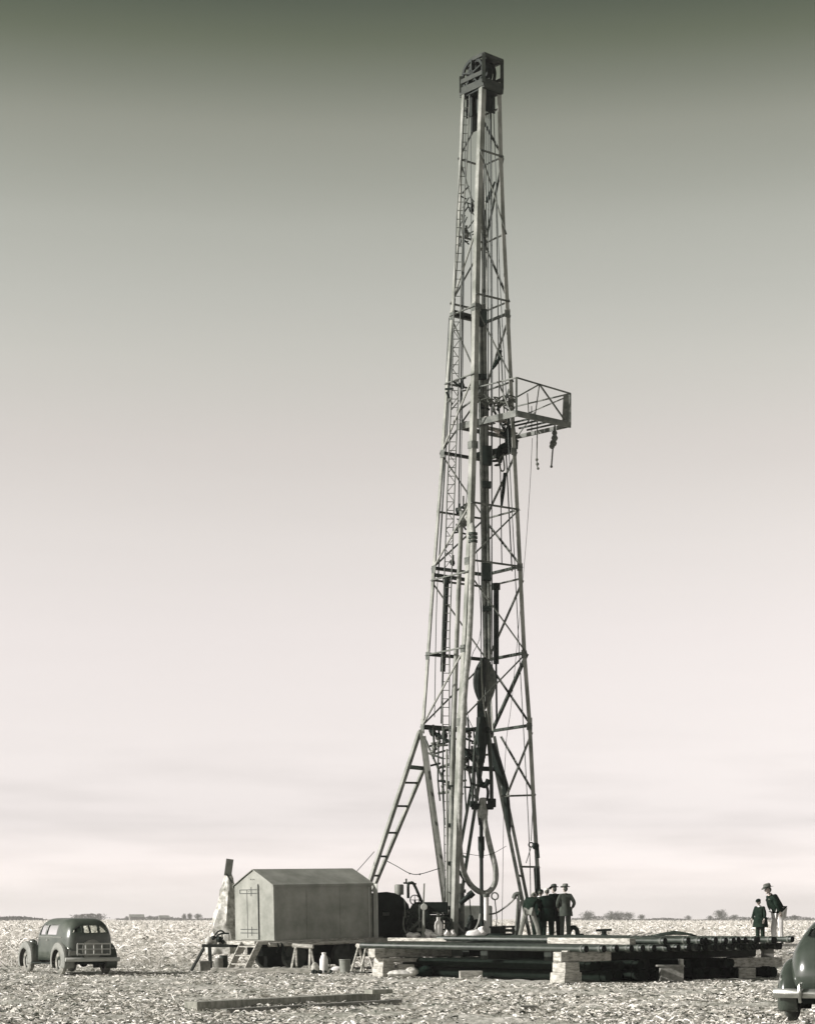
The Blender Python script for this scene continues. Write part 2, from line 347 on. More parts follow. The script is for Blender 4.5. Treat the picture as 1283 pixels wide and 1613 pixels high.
# ---------------------------------------------------------------- distant trees and farm
def leafless_tree(px, py_top, D, label, spread=1.0, group='bare trees along the horizon', dense=1.0):
    base = Vector((gx(px, D), D, 0)); H = CH+(HZ-py_top)/F*D
    g = random.Random(int(px*7)); t = thing('bare_tree', label, 'tree', base, 0, group)
    tr = MB(); cw = MB()
    tr.poly([(0,0,-.2),(g.uniform(-.2,.2),0,H*.25),(g.uniform(-.3,.3),0,H*.45)], [.04*H,.03*H,.02*H], 7)
    def branch(p, d, l, r_, lev):
        q = p+d*l; cw_ = tr if lev < 1 else cw
        cw_.tube(p, q, r_, r_*.6, 4, False)
        if lev >= 4: return
        for k in range(3 if lev < 3 else int(4*dense)):
            nd = (d+Vector((g.gauss(0,.55)*spread, g.gauss(0,.55)*spread, g.gauss(.05,.3)))).normalized()
            branch(q if k else p.lerp(q, .6), nd, l*g.uniform(.55,.8), r_*.62, lev+1)
    for k in range(4):
        branch(Vector((0,0,H*(.2+.07*k))), Vector((g.gauss(0,.5)*spread, g.gauss(0,.5)*spread, 1)).normalized(), H*.24, .018*H+.02, 0)
    mz = max(v[2] for v in cw.v); cw.v = [(v[0], v[1], v[2]*H/mz if v[2] > 0 else v[2]) for v in cw.v]
    wx_ = H*.5*spread
    for k in range(int(520*dense)):
        a_, u_ = g.uniform(0, 6.283), g.uniform(-1, 1); r3 = g.random()**.45; q_ = math.sqrt(1-u_*u_)
        p = Vector((wx_*r3*q_*math.cos(a_)*(1+.25*math.sin(a_*3)), wx_*.8*r3*q_*math.sin(a_), H*.58+H*.42*r3*u_*(.85+.2*math.sin(a_*4))))
        d = Vector((g.gauss(0,1), g.gauss(0,.6), g.gauss(.4,.8))).normalized()*g.uniform(.2,.6)*H/5; e_ = Vector((-d.z, 0, d.x))*.10
        o_ = len(cw.v); cw.v += [tuple(p-d-e_), tuple(p-d+e_), tuple(p+d+e_*.3), tuple(p+d-e_*.3)]; cw.f.append((o_,o_+1,o_+2,o_+3))
    tr.build('trunk', 'bark', t); cw.build('crown', 'twig', t, smooth=False)
    return t
TREES = [(290,1439,1100,'small dark tree standing left of a pair by the farm',.6),(299,1438,1100,'dark tree in the middle of three by the farm',.6),(312,1438,1100,'widest bare tree at the right of the farm trees',1.0),
 (236,1442,1300,'low tree beside the pale farm building',.8),(200,1443,1300,'low lone tree left of the pale farm building',1),
 (925,1434,900,'round bare tree beyond the field right of the men',1.3),(962,1435,950,'bare tree left end of the wide clump',1.3),(975,1434.5,950,'bare tree within the wide clump',1.3),(990,1436,950,'bare tree right end of the wide clump',1.2),
 (1010,1440,1000,'smaller bare tree just right of the wide clump',1),(1083,1442,1100,'low bare tree between the wide clump and the tall tree',1.2),(1134,1432,900,'tallest bare tree on the right horizon left of the boy',1.1),(1118,1442,1000,'low bare tree left of the tall tree',1.2),(1156,1440,1000,'low bare tree between the tall tree and the boy',1.2),(1250,1441,1000,'bare tree behind the field right of the stooping man',1.2)]
for px, py, D, lb, sp in TREES: leafless_tree(px, py, D, lb, sp)
def tree_belt(x0, x1, D, h, n, label, seed):
    g = np.random.default_rng(seed); xs = gx(x0, D)+(gx(x1, D)-gx(x0, D))*g.random(n); ys = D+g.normal(0, 12, n)
    env = h*(.55+.25*np.sin(xs*.045+seed)+.25*np.sin(xs*.13+1)); zz = g.random(n)*env
    s_ = g.uniform(.5, 1.6, n); a = g.random(n)*3.14; ax, az = np.cos(a)*s_*.5, np.sin(a)*s_*.5
    p = np.stack([np.stack([xs-ax, ys, zz-az], 1), np.stack([xs+az*.35, ys+.3, zz-ax*.35], 1), np.stack([xs+ax, ys, zz+az], 1), np.stack([xs-az*.35, ys-.3, zz+ax*.35], 1)], 1).reshape(-1, 3)
    o = fast_mesh('distant_woods', p, n, [M['twig']]); tag(o, label, 'woods', kind='stuff')
tree_belt(-60, 108, 1200, 4.4, 5000, 'far wood along the horizon behind the left sedan', 2)
tree_belt(120, 160, 1200, 5.0, 900, 'far wood showing above the sedan roof', 5)
tree_belt(185, 345, 1500, 3.2, 2200, 'thin hedge line beside the farm on the left horizon', 4)
tree_belt(900, 1330, 1500, 3.4, 6000, 'low scrub along the right horizon', 8)
def barn(px, D, wd, h, label):
    t = thing('farm_building', label, 'building', (gx(px, D), D, 0), R(15), 'farm buildings on the left horizon')
    MB().box((0,0,h*.3), (wd, wd*.6, h*.6)).build('wall', 'barn', t, smooth=False)
    MB().prism([(-wd*.34,0),(wd*.34,0),(0,h*.42)], (-wd*.53,0,h*.6), (wd*.53,0,h*.6), (0,1,0), (0,0,1)).build('roof', 'steel_pale', t, smooth=False)
barn(215, 1250, 9, 4.2, 'wide low farm building on the left horizon'); barn(258, 1250, 6, 3.6, 'small farm shed right of the wide farm building')

# ---------------------------------------------------------------- people
def skin_mesh(verts, edges, radii, root=0, sub=1):
    me = bpy.data.meshes.new('tmp'); me.from_pydata([tuple(v) for v in verts], edges, [])
    o = bpy.data.objects.new('tmp', me); C.objects.link(o)
    o.modifiers.new('s', 'SKIN'); md = o.modifiers.new('u', 'SUBSURF'); md.levels = sub; md.render_levels = sub
    sv = me.skin_vertices[0].data if len(me.skin_vertices) else None
    if sv is None:
        return None
    for i, r_ in enumerate(radii):
        sv[i].radius = r_ if isinstance(r_, tuple) else (r_, r_); sv[i].use_root = (i == root)
    dg = bpy.context.evaluated_depsgraph_get(); ev = o.evaluated_get(dg); m2 = ev.to_mesh()
    V = [tuple(v.co) for v in m2.vertices]; Fc = [tuple(p.vertices) for p in m2.polygons]
    ev.to_mesh_clear(); bpy.data.objects.remove(o); bpy.data.meshes.remove(me)
    return V, Fc
def addm(mb, vf):
    o = len(mb.v); mb.v += vf[0]; mb.f += [tuple(o+i for i in f) for f in vf[1]]
def person(name, label, loc, rz, H=1.75, lean=0, headpitch=0, headyaw=0, arms=None, legs=None, top='cloth_dark', bottom='cloth_dark', hat=None, hatmat='felt', coat=0, scarf=None, sit=False, group=None, coatlen=0.0, bulk=1.0):
    """local: faces +Y. arms = [(elbow offset, wrist offset from elbow)] for left(-x), right(+x); legs = [(knee off, ankle off)]"""
    k = H/1.75; t = thing(name, label, 'person', loc, rz, group)
    V = lambda x, y, z: Vector((x, y, z))*k
    hipz = .93; ql = Quaternion((1,0,0), -lean)
    pel = V(0,0,hipz); up = ql@Vector((0,0,1)); fw = ql@Vector((0,1,0)); X = Vector((1,0,0))
    q2 = Quaternion((1,0,0), -lean*.55); up0 = q2@Vector((0,0,1))
    belly = pel+up0*.16*k; chest = belly+up*.24*k; neck = chest+up*.15*k
    hd = Quaternion((1,0,0), -(lean+headpitch))@Vector((0,0,1)); hf = Quaternion((0,0,1), headyaw)@(Quaternion((1,0,0), -(lean+headpitch))@Vector((0,1,0)))
    head = neck+hd*.17*k+hf*.02*k
    arms = arms or [(V(-.07,-.02,-.28)/k, V(-.01,.08,-.25)/k), (V(.07,-.02,-.28)/k, V(.01,.08,-.25)/k)]
    legs = legs or [(V(-.02,.02,-.44)/k, V(-.01,-.02,-.42)/k), (V(.02,.02,-.44)/k, V(.01,-.02,-.42)/k)]
    sh = [chest+up*.09*k-X*.17*k, chest+up*.09*k+X*.17*k]
    hip = [pel+V(-.09,0,-.03), pel+V(.09,0,-.03)]
    el = [sh[i]+Vector(arms[i][0])*k for i in (0,1)]; wr = [el[i]+Vector(arms[i][1])*k for i in (0,1)]
    kn = [hip[i]+Vector(legs[i][0])*k for i in (0,1)]; an = [kn[i]+Vector(legs[i][1])*k for i in (0,1)]
    hand = [wr[i]+(wr[i]-el[i]).normalized()*.09*k for i in (0,1)]
    # body: one continuous skin
    vs = [pel, belly, chest, neck-up*.04*k, neck+hd*.05*k]+sh+el+wr+hand+hip+kn+an
    ed = [(0,1),(1,2),(2,3),(3,4),(2,5),(2,6),(5,7),(6,8),(7,9),(8,10),(9,11),(10,12),(0,13),(0,14),(13,15),(14,16),(15,17),(16,18)]
    ra = [(.13,.10),(.12,.10),(.14,.10),.06,.055,.065,.065,.042,.042,.028,.028,(.040,.02),(.040,.02),.085,.085,.055,.055,.04,.04]
    ra = [tuple(c*k for c in r_) if isinstance(r_, tuple) else r_*k for r_ in ra]
    body = MB(); addm(body, skin_mesh(vs, ed, ra))
    yv = hf.cross(hd).normalized(); mm = Matrix((yv, hf, hd)).transposed()
    body.ball(head, (.074*k, .094*k, .115*k), 14, mm)
    body.ball(head+hf*.045*k-hd*.07*k, (.045*k,.045*k,.045*k), 8, mm)      # jaw
    body.prism([(-.013*k,0),(.013*k,0),(0,.028*k)], head+hf*.085*k-hd*.03*k, head+hf*.088*k+hd*.02*k, yv, hf)   # nose
    for sx in (-1,1): body.ball(head+yv*sx*.077*k-hd*.005*k, (.012*k,.022*k,.034*k), 6, mm)   # ears
    for i in (0,1):                                           # fingers and thumb
        d = (wr[i]-el[i]).normalized(); side = Vector((0,1,0))-d*d.y
        side = side.normalized() if side.length > .1 else Vector((1,0,0)); pn = d.cross(side).normalized()*(1 if i else -1)
        for j, (o_, l_) in enumerate(((-.03,.062),(-.01,.078),(.01,.082),(.03,.072))):
            p = hand[i]+side*o_*k; a_ = p+d*l_*.5*k-pn*.008*k; b_ = p+d*l_*k-pn*.035*k
            body.poly([p-d*.02*k, a_, b_], [.010*k,.009*k,.007*k], 6)
        th = hand[i]-d*.05*k+side*.035*k; body.poly([th-side*.01*k, th+side*.03*k+d*.03*k, th+side*.035*k+d*.065*k-pn*.015*k], [.013*k,.011*k,.008*k], 6)
    body.build('body', 'skin', t)
    eyes = MB()
    for sx in (-1,1): eyes.ball(head+yv*sx*.03*k+hf*.083*k+hd*.008*k, .012*k, 6)
    eyes.build('eyes', 'hair', t)
    # trousers
    b = bulk
    tv = [pel-up0*.01*k, hip[0], hip[1]]+kn+[a+V(0,0,-.02) for a in an]
    te = [(0,1),(0,2),(1,3),(2,4),(3,5),(4,6)]; trr = [(.12*b,.12*b),.115,.115,.088,.088,.078,.078]
    tb = MB(); addm(tb, skin_mesh(tv, te, [tuple(c*k for c in r_) if isinstance(r_, tuple) else r_*k for r_ in trr])); tb.build('trousers', bottom, t)
    sb = MB()
    for i in (0,1):
        f = Vector((.25*(1 if i else -1), 1, 0)).normalized()
        c = an[i]+V(0,0,-.045); cols = []
        mt = Matrix((f.cross(Vector((0,0,1))), f, Vector((0,0,1)))).transposed()
        sb.ball(c+f*.07*k, (.048*k, .145*k, .045*k), 10, mt); sb.tube(c, c+V(0,0,.06), .045*k, .05*k, 8)
    sb.build('shoes', 'shoe', t)
    # jacket: torso + sleeves
    low = pel-up0*(.08+coatlen*.5)*k if lean < .5 else pel-up0*.07*k
    jv = [low, pel+up0*.08*k, belly+up*.10*k, chest+up*.03*k, neck-up*.035*k]+sh+el+[wr[i]-(wr[i]-el[i]).normalized()*.02*k for i in (0,1)]
    je = [(0,1),(1,2),(2,3),(3,4),(3,5),(3,6),(5,7),(6,8),(7,9),(8,10)]
    jr = [(.19*b,.16*b),(.17*b,.14*b),(.175*b,.135*b),(.18*b,.125*b),(.085,.08),.088,.088,.068,.068,.052,.052]
    jb = MB(); addm(jb, skin_mesh(jv, je, [tuple(c*k for c in r_) if isinstance(r_, tuple) else r_*k for r_ in jr], 2))
    if coatlen > .15:
        rows = []
        for q in range(6):
            u = q/5; z = pel.z/k+.12-u*(.12+coatlen); rx = .19*b+.05*u; ry = .155*b+.045*u
            rows.append([V(math.cos(a)*rx*(1+.04*math.sin(a*5+q)), math.sin(a)*ry*(1+.04*math.cos(a*4)), z) for a in (2*math.pi*j/20 for j in range(20))])
        jb.grid(rows, True)
    jk = jb.build('jacket', top, t)
    cl = MB(); cl.lathe([(.075*k,-.02*k),(.082*k,.02*k),(.066*k,.05*k)], neck-up*.03*k, up, 14); cl.build('collar', scarf or top, jk)
    hc = head+hd*.055*k
    if hat:
        hb_ = MB(); hb_.ball(head-hf*.022*k-hd*.0*k, (.079*k,.088*k,.098*k), 12, mm); hb_.build('hair', 'hair', t)
    if hat == 'fedora':
        h = MB(); rows = []
        for r_, z in ((.150,.0),(.152,.006),(.098,.012),(.094,.05),(.088,.10),(.074,.122),(.035,.108),(.001,.104)):
            row = []
            for a in (2*math.pi*j/24 for j in range(24)):
                x_, y_ = math.cos(a)*r_*k, math.sin(a)*r_*1.2*k; zz = z*k
                if r_ > .14: zz += (.030*abs(math.cos(a))**3-.012*max(0, math.sin(a)))*k
                if z > .09: x_ *= .8 if math.sin(a) > 0 else 1
                row.append(hc+yv*x_+hf*y_+hd*zz)
            rows.append(row)
        h.grid(rows, True); ho = h.build('hat', hatmat, t, solid=.006)
        bnd = MB(); bnd.grid([[hc+yv*math.cos(a)*r_*k+hf*math.sin(a)*r_*1.2*k+hd*z*k for a in (2*math.pi*j/24 for j in range(24))] for r_, z in ((.101,.012),(.098,.04))], True); bnd.build('hat_band', 'cloth_black', ho)
    elif hat == 'cap':
        h = MB(); h.ball(hc+hd*.01*k-hf*.005*k, (.098*k,.115*k,.07*k), 14, mm); h.ball(hc+hf*.12*k+hd*.0*k, (.065*k,.05*k,.010*k), 10, mm); h.build('cap', hatmat, t)
    else:
        h = MB(); h.ball(hc-hf*.016*k+hd*-.005*k, (.082*k,.094*k,.075*k), 12, mm); h.build('hair', 'hair', t)
    return t

# ---------------------------------------------------------------- derrick
DR = 69.0; AL = R(52)
def zc(py, D=DR): return CH+(HZ-py)/F*D
STN = [(140,727,759,789),(250,722.5,755,791.5),(360,719,751,795.5),(500,708.5,748,802.5),(620,700,746,808),(770,690,742,815.5),(900,680,738,822),(1030,671,731.5,828.5),(1143,663,725,837),(1260,None,720,843),(1400,None,716,851),(1480,None,713.5,855)]
def corners(py):
    """world x,y of the four mast corners at picture height py (image-plane height at centre depth)"""
    st = STN
    py = max(st[0][0], min(st[-1][0], py))
    for a, b in zip(st, st[1:]):
        if a[0] <= py <= b[0]: break
    u = (py-a[0])/(b[0]-a[0]); lp = lambda i: (a[i]+(b[i]-a[i])*u)
    n, r_ = lp(2), lp(3)
    l = lp(1) if (a[1] is not None and b[1] is not None) else n-(62+(py-1143)*.03)
    W1 = (n-l)/F*DR; W2 = (r_-n)/F*DR; wd = math.hypot(W1, W2)
    dn = -wd*(math.sin(AL)+math.cos(AL))/2
    Dn = DR+dn; Dl = Dn+wd*math.sin(AL); Dr = Dn+wd*math.cos(AL)
    z = zc(py)
    pn = Vector((gx(n, Dn), Dn, z)); pl = Vector((gx(l, Dl), Dl, z)); pr = Vector((gx(r_, Dr), Dr, z))
    return {'L': pl, 'N': pn, 'R': pr, 'F': pl+pr-pn}
FLOOR = 1.05
rig = thing('drilling_derrick', 'tall pale steel lattice oil drilling derrick rising from the rig floor', 'derrick', (gx(765, DR), DR, FLOOR))
c0 = corners(900); dLN = (c0['L']-c0['N']).normalized(); dRN = (c0['R']-c0['N']).normalized()
Lw = .20
def legpath(k, ys): return [corners(y)[k] for y in ys]
ys_all = [140,250,360,500,620,770,900,1030,1143]
for k, (a, b) in {'N': (dLN, dRN), 'L': (-dLN, dRN), 'R': (dLN, -dRN), 'F': (-dLN, -dRN)}.items():
    ys = ys_all+([1260,1400,1478] if k in 'NR' else []); ps = legpath(k, ys); mb = MB()
    lw = {'N': .19, 'R': .17, 'L': .14, 'F': .15}[k]
    for p, q in zip(ps, ps[1:]): mb.angle(p, q, lw, .022, a, b)
    for y, p in zip(ys, ps):
        if y in (500, 900, 1143):   # splice plates
            mb.angle(p+Vector((0,0,.25))-a*.012-b*.012, p-Vector((0,0,.25))-a*.012-b*.012, lw*1.1, .012, a, b)
    mb.build('leg', 'steel_pale', rig, world=True, smooth=False)
def crossbar(p, q, wd=.085, m='steel_mid', nm='crossbar'):
    d = (q-p).normalized(); up = Vector((0,0,1)); up = (up-d*up.dot(d)).normalized() if abs(d.z) < .95 else Vector((1,0,0))
    side = d.cross(up)
    MB().angle(p, q, wd, .014, up, side).build(nm, m, rig, world=True, smooth=False)
LV = [172, 250, 371, 478, 497, 604, 714, 806, 896, 914, 1032, 1146, 1255, 1368]
for i, y in enumerate(LV):
    c = corners(y); heavy = y in (497, 714, 896, 1146, 1032)
    wd = .13 if heavy else .075
    if y <= 1146: crossbar(c['L'], c['F'], wd, 'steel_dark' if heavy else 'steel_mid')
    if y <= 1255: crossbar(c['F'] if y <= 1146 else P(788, 1256, c['R'].y+.6), c['R'], wd*.9, 'steel_dark' if heavy else 'steel_mid')
    if y in (250, 478, 806, 896, 1368): crossbar(c['N'] if y != 1368 else c['R'].lerp(c['N'], .25), c['R'], .07, 'steel_mid')
    if y in (497, 604, 914, 1032): crossbar(c['L'], c['N'], .06, 'steel_mid')
    if y <= 1146 and heavy:   # gusset plates bolted on the faces
        for k, d_ in (('N', 'R'), ('R', 'N'), ('L', 'N'), ('N', 'L')):
            u_ = (c[d_]-c[k]).normalized(); o_ = Vector((0,0,1)).cross(u_); o_ = o_ if o_.y < 0 else -o_
            p_ = c[k]+u_*.12+o_*.018
            MB().bar(p_-Vector((0,0,.13)), p_+Vector((0,0,.13)), .24, .012, up=o_).build('gusset', 'steel_mid', rig, world=True, smooth=False)
def brace(pa, pb, m='steel_mid', wd=.06): crossbar(pa, pb, wd, m, 'brace')
PN = [172, 250, 371, 478, 604, 714, 806, 896, 1032, 1146]
for i, (y0, y1) in enumerate(zip(PN, PN[1:])):
    a, b = corners(y0+(20 if y0 in (478, 896) else 0)), corners(y1)
    f = i % 2
    for (k1, k2) in (('L','F'), ('F','R')):
        s_, e_ = (a[k1], b[k2]) if (f == (k1 == 'L')) else (a[k2], b[k1])
        brace(s_, e_, 'steel_mid' if k1 == 'L' else ('steel_dark' if y0 in (604, 250) else 'steel_mid'))
    if y0 >= 896 or y0 in (478, 250, 806): 
        s_, e_ = (a['N'], b['R']) if f else (a['R'], b['N'])
        brace(s_, e_, 'steel_mid', .055)
    if y0 in (604, 806, 1032, 371):
        s_, e_ = (a['L'], b['N']) if f else (a['N'], b['L']); brace(s_, e_, 'steel_pale', .05)
a, b = corners(1032), corners(1146); brace(a['R'], b['F'], 'steel_dark', .10); brace(a['F'], b['R'], 'steel_mid', .06)
a, b = corners(1155), corners(1368)
brace(a['R'], P(797,1256,69.6), 'steel_mid', .06); brace(a['R'].lerp(a['F'], .75), corners(1255)['R'], 'steel_mid', .06)

# crown block at the top
c = corners(140); cen = sum((c[k] for k in 'LNRF'), Vector())/4
crown = MB(); q = math.pi/2-AL
zt = zc(99); zb = zc(143); zm = zc(127)
ex = (c['R']-c['N']).normalized(); ey = (c['L']-c['N']).normalized(); wx, wy = .88, 1.14
def K(u, v, z):
    p = cen+ex*u*wx/2+ey*v*wy/2; return Vector((p.x, p.y, z))
crown.bar(K(-1.05,-1,zb),K(1.05,-1,zb),.08,.34); crown.bar(K(-1.05,1,zb),K(1.05,1,zb),.08,.34)
crown.bar(K(-1,-1.05,zb+.02),K(-1,1.05,zb+.02),.08,.26); crown.bar(K(1,-1.05,zb+.02),K(1,1.05,zb+.02),.08,.30)
crown.build('crown_beam', 'crown_steel', rig, world=True, smooth=False)
up_ = MB()
for u, v, h in ((-1,-1,zt),(1,-1,zt),(1,1,zt),(-1,1,zm+.2)): up_.bar(K(u,v,zb), K(u,v,h), .12, .12)
up_.bar(K(-1.06,-1.0,zt),K(1.06,-1.0,zt),.10,.13); up_.bar(K(-.5,1.0,zt),K(1.06,1.0,zt),.10,.13); up_.bar(K(1.0,-1.06,zt-.003),K(1.0,1.06,zt-.003),.10,.12)
up_.bar(K(-1.03,-1.0,zm),K(-1.03,1.0,zm),.08,.15); up_.bar(K(1.03,-1.0,zm),K(1.03,1.0,zm),.08,.10)
up_.bar(K(-1.0,-1.0,zt),K(-.9,.05,zt+.02),.10,.12)
up_.build('crown_frame', 'crown_steel', rig, world=True, smooth=False)
pl = MB(); pl.box(cen+Vector((0,0,zb-.16-cen.z)), (wx*.96, wy*.96, .05), rz=q); pl.build('crown_floor', 'iron_black', rig, world=True, smooth=False)
top_ = MB(); top_.box(cen+ex*.12+Vector((0,0,zt-.02-cen.z)), (wy*.92, wx*.70, .03), rz=math.atan2(ey.y, ey.x)); top_.build('crown_cover', 'iron_black', rig, world=True, smooth=False)
for i, v in enumerate((-.80, -.35, .0, .35)):
    s_ = MB(); cc = cen+ex*(v*.5)+ey*.02+Vector((0,0,zc(121)-cen.z)); Rr = .55
    s_.lathe([(Rr-.09,-.035),(Rr,-.04),(Rr-.05,0),(Rr,.04),(Rr-.09,.035),(Rr-.09,-.035)], cc, ex, 32)
    s_.lathe([(.001,-.06),(.12,-.06),(.12,.06),(.001,.06)], cc, ex, 14)
    for k in range(5):
        t_ = 2*math.pi*k/5+.3; d = ey*math.cos(t_)+Vector((0,0,1))*math.sin(t_); s_.bar(cc+d*.05, cc+d*(Rr-.07), .05, .16, up=ex)
    s_.build('sheave', 'iron_black', rig, world=True)
hng = MB()   # plates hanging under the crown
for v, h in ((-.62,.8),(-.15,1.25),(.45,.95)):
    hng.box(K(v,.55,zb-.1-h/2), (.05,.30,h), rz=q)
hng.box(K(.6,-.2,zb-.40), (.50,.05,.6), rz=q)
hng.box(K(-.3,.2,zb-.45), (.6,.05,.7), rz=math.atan2(ey.y,ey.x))
hng.build('hanger_plates', 'iron_black', rig, world=True, smooth=False)

# ladder up the left side
lad = MB().build('ladder', 'steel_mid', rig) if False else None
LP = [(150,735,8.5),(250,730.5,9),(340,724,10),(620,716,10.5),(770,710,11.5),(1000,702,11.5),(1143,702,10.5),(1300,704,9.5),(1472,706,10)]
def ladpt(py, off, D=68.6):
    for a, b in zip(LP, LP[1:]):
        if a[0] <= py <= b[0]: break
    u = (py-a[0])/(b[0]-a[0]); x = a[1]+(b[1]-a[1])*u+off*(a[2]+(b[2]-a[2])*u)*.5
    return P(x, py, D)
lr = MB()
for off in (-1, 1): lr.poly([ladpt(y, off) for y in [150,250,340,620,770,1000,1143,1300,1472]], .026, 6)
lo_ = lr.build('ladder', 'steel_mid', rig, world=True)
rg = MB(); y = 156
while y < 1470:
    rg = MB(); rg.tube(ladpt(y, -1), ladpt(y, 1), .014, n=5, cap=False); y += 13.5
    rgo = rg.build('rung', 'steel_mid', lo_); rgo.data.transform(Matrix.Translation(-rig.location))
for grp_ in (range(505, 645, 15), range(700, 905, 15)):
  lc = MB(); ys_ = list(grp_)
  for k, (a_, b_) in enumerate(zip(ys_, ys_[1:])):
    lc.bar(ladpt(a_, -1 if k%2 else 1), ladpt(b_, 1 if k%2 else -1), .022, .022)
  lco = lc.build('ladder_lacing', 'steel_mid', lo_, smooth=False); lco.data.transform(Matrix.Translation(-rig.location))
for px0, px1, ya, yb, D_, r_ in ((716,690,470,905,69.6,.03),(731,722,300,800,69.3,.025),(745,733,600,1140,69.5,.03),(781,790,300,890,69.6,.02),(786,806,500,900,69.7,.025),(753,762,560,1030,69.3,.035)):
    mb = MB(); mb.tube(P(px0,ya,D_),P(px1,yb,D_),r_,n=6); mb.build('guide_rod','steel_dark',rig,world=True)
mb = MB(); mb.bar(corners(1368)['R']+Vector((-.10,-.02,0)), corners(1478)['R']+Vector((-.10,-.02,0)), .20, .20); mb.build('leg_sleeve', 'iron_black', rig, world=True, smooth=False)
# A-frame trusses
def aframe(p0, p1, q0, q1, rungs, wd=.16, m='steel_pale', nm='raising_leg'):
    mb = MB(); mb.bar(p0, p1, wd, .12); mb.bar(q0, q1, wd*.8, .11)
    o = mb.build(nm, m, rig, world=True, smooth=False)
    for u in rungs:
        MB().bar(p0.lerp(p1, u), q0.lerp(q1, u), .07, .05).build('strut', 'steel_dark', o, world=False, smooth=False) if False else None
    rr = MB()
    for u in rungs: rr.bar(p0.lerp(p1, u), q0.lerp(q1, u), .07, .06)
    if rungs:
        ob = rr.build('struts', 'steel_dark', o, world=False, smooth=False)
        off = ORG[o.name]; ob.location = -off if False else (0,0,0)
        me = ob.data
        for v in me.vertices: v.co -= rig.location
    return o
DL = corners(1143)['L'].y
aframe(P(661,1152,DL), P(578,1403,DL-1.2), P(672,1200,DL+.5), P(586,1404,DL-.6), [], .15)
sm_ = []
for y in (1234,1271,1313,1350,1380):
    a_ = P(661,1152,DL).lerp(P(578,1403,DL-1.2),(y-1152)/251); b_ = P(672,1200,DL+.5).lerp(P(586,1404,DL-.6),max(0,(y-1200)/204))
    MB().bar(a_,b_,.07,.07).build('strut','steel_dark',rig,world=True,smooth=False)
aframe(P(662,1150,DL), P(706,1476,DL-.6), P(668,1160,DL+.3), P(712,1476,DL-.2), [], .20)
DFr = corners(1143)['F'].y
aframe(P(768,1150,DFr), P(834,1476,DFr+.2), P(778,1160,DFr+.6), P(842,1476,DFr+.8), [.2,.45,.7], .22, 'steel_mid')
aframe(P(765,1165,DFr), P(716,1476,DFr+.3), P(758,1150,DFr+.6), P(700,1476,DFr+.9), [.3,.6], .13, 'steel_dark')
pd = MB(); pd.poly([P(773,1172,DFr-.3), P(780,1196,DFr-.3), P(795,1238,DFr-.3), P(800,1290,DFr-.3), P(803,1312,DFr-.3)], [.15,.19,.13,.11,.02], 8)
pd.build('hydraulic_ram', 'iron_black', rig, world=True)
x1 = MB(); x1.bar(P(640,1208,DL), P(671,1211,DL), .12, .14); x1.build('tie_beam', 'steel_dark', rig, world=True, smooth=False)
x2 = MB(); x2.bar(P(729,1210,DFr-1), P(785,1212,DFr), .14, .16); x2.bar(P(731,1240,DFr-1), P(747,1241,DFr-.5), .06,.06); x2.build('tie_beam', 'iron_black', rig, world=True, smooth=False)
# dark cylinders inside the mast
for (xa, ya, xb, yb, D, r_) in ((703,915,697,1058,69.2,.095),(781,925,781,1046,69.8,.10)):
    mb = MB(); mb.tube(P(xa,ya,D), P(xb,yb,D), r_, n=10); mb.tube(P(xa,ya-6,D), P(xa,ya+4,D), r_*1.5, n=10)
    mb.tube(P(xb,yb,D), P(xb-2 if xb < 720 else xb+1, 1140,D), .04, n=6); mb.build('counterweight_cylinder', 'iron_black', rig, world=True)
fp = MB()
for o_ in (-5, 1.5): fp.poly([P(760+o_,480,68.9), P(764+o_,700,68.9), P(767+o_,900,68.9), P(769+o_,1040,68.9)], .075, 9)
fp.build('guide_pipe', 'steel_mid', rig, world=True)
cl_ = MB()
for y, h in ((497,26),(714,30),(760,10),(896,30),(955,8),(590,8)):
    cl_ = MB(); cl_.box(P(766 if y > 600 else 760, y+4, 68.85), (.30,.22,h/F*69)); cl_.build('guide_clamp', 'iron_black', rig, world=True, smooth=False)
mb = MB(); mb.bar(P(746,719,69.3), P(812,705,69.3), .20, .20); mb.build('perch_beam', 'iron_black', rig, world=True, smooth=False)
g = random.Random(21)
for i in range(26):
    px, py = ((g.uniform(716,738), g.uniform(788,850)) if i < 12 else (g.uniform(754,806), g.uniform(610,650)) if i < 19 else (g.uniform(706,732), g.uniform(595,640)))
    p = P(px,py,g.uniform(68.3,69)); d = Vector((g.uniform(-.3,.3), g.uniform(-.1,.1), g.uniform(-.35,.35)))
    mb = MB(); mb.bar(p-d*.6, p+d*.6, .05, g.uniform(.03,.09)); mb.build('small_bracket', 'iron_black' if i%3 else 'steel_mid', rig, world=True, smooth=False)
# cable sheave clusters and small brackets on left face
for (px, py, r_, D) in ((733,367,.17,69.6),(742,330,.1,69.5),(722,805,.14,69),(729,1180,.13,69),(742,1186,.16,69.4),(735,1196,.1,69),(690,1160,.14,69),(681,1153,.16,69.3),(700,1158,.13,69),(727,607,.12,69.5),(712,886,.1,69)):
    s_ = MB(); s_.lathe([(r_*.5,-.05),(r_,-.05),(r_*.85,0),(r_,.05),(r_*.5,.05)], P(px,py,D), (1,-.6,.2), 14); s_.box(P(px+1,py-3,D+.1), (.08,.18,.36)); s_.build('pulley', 'iron_black' if r_ < .15 else 'steel_mid', rig, world=True)
jk = MB(); g = random.Random(3)
CON = [(690,1160,1262,.03),(697,1146,1300,.025),(711,1140,1460,.022),(716,1120,1330,.03),(732,1150,1290,.03),(739,1130,1240,.035),(748,1150,1262,.03),(752,1176,1290,.022),(683,1150,1196,.04)]
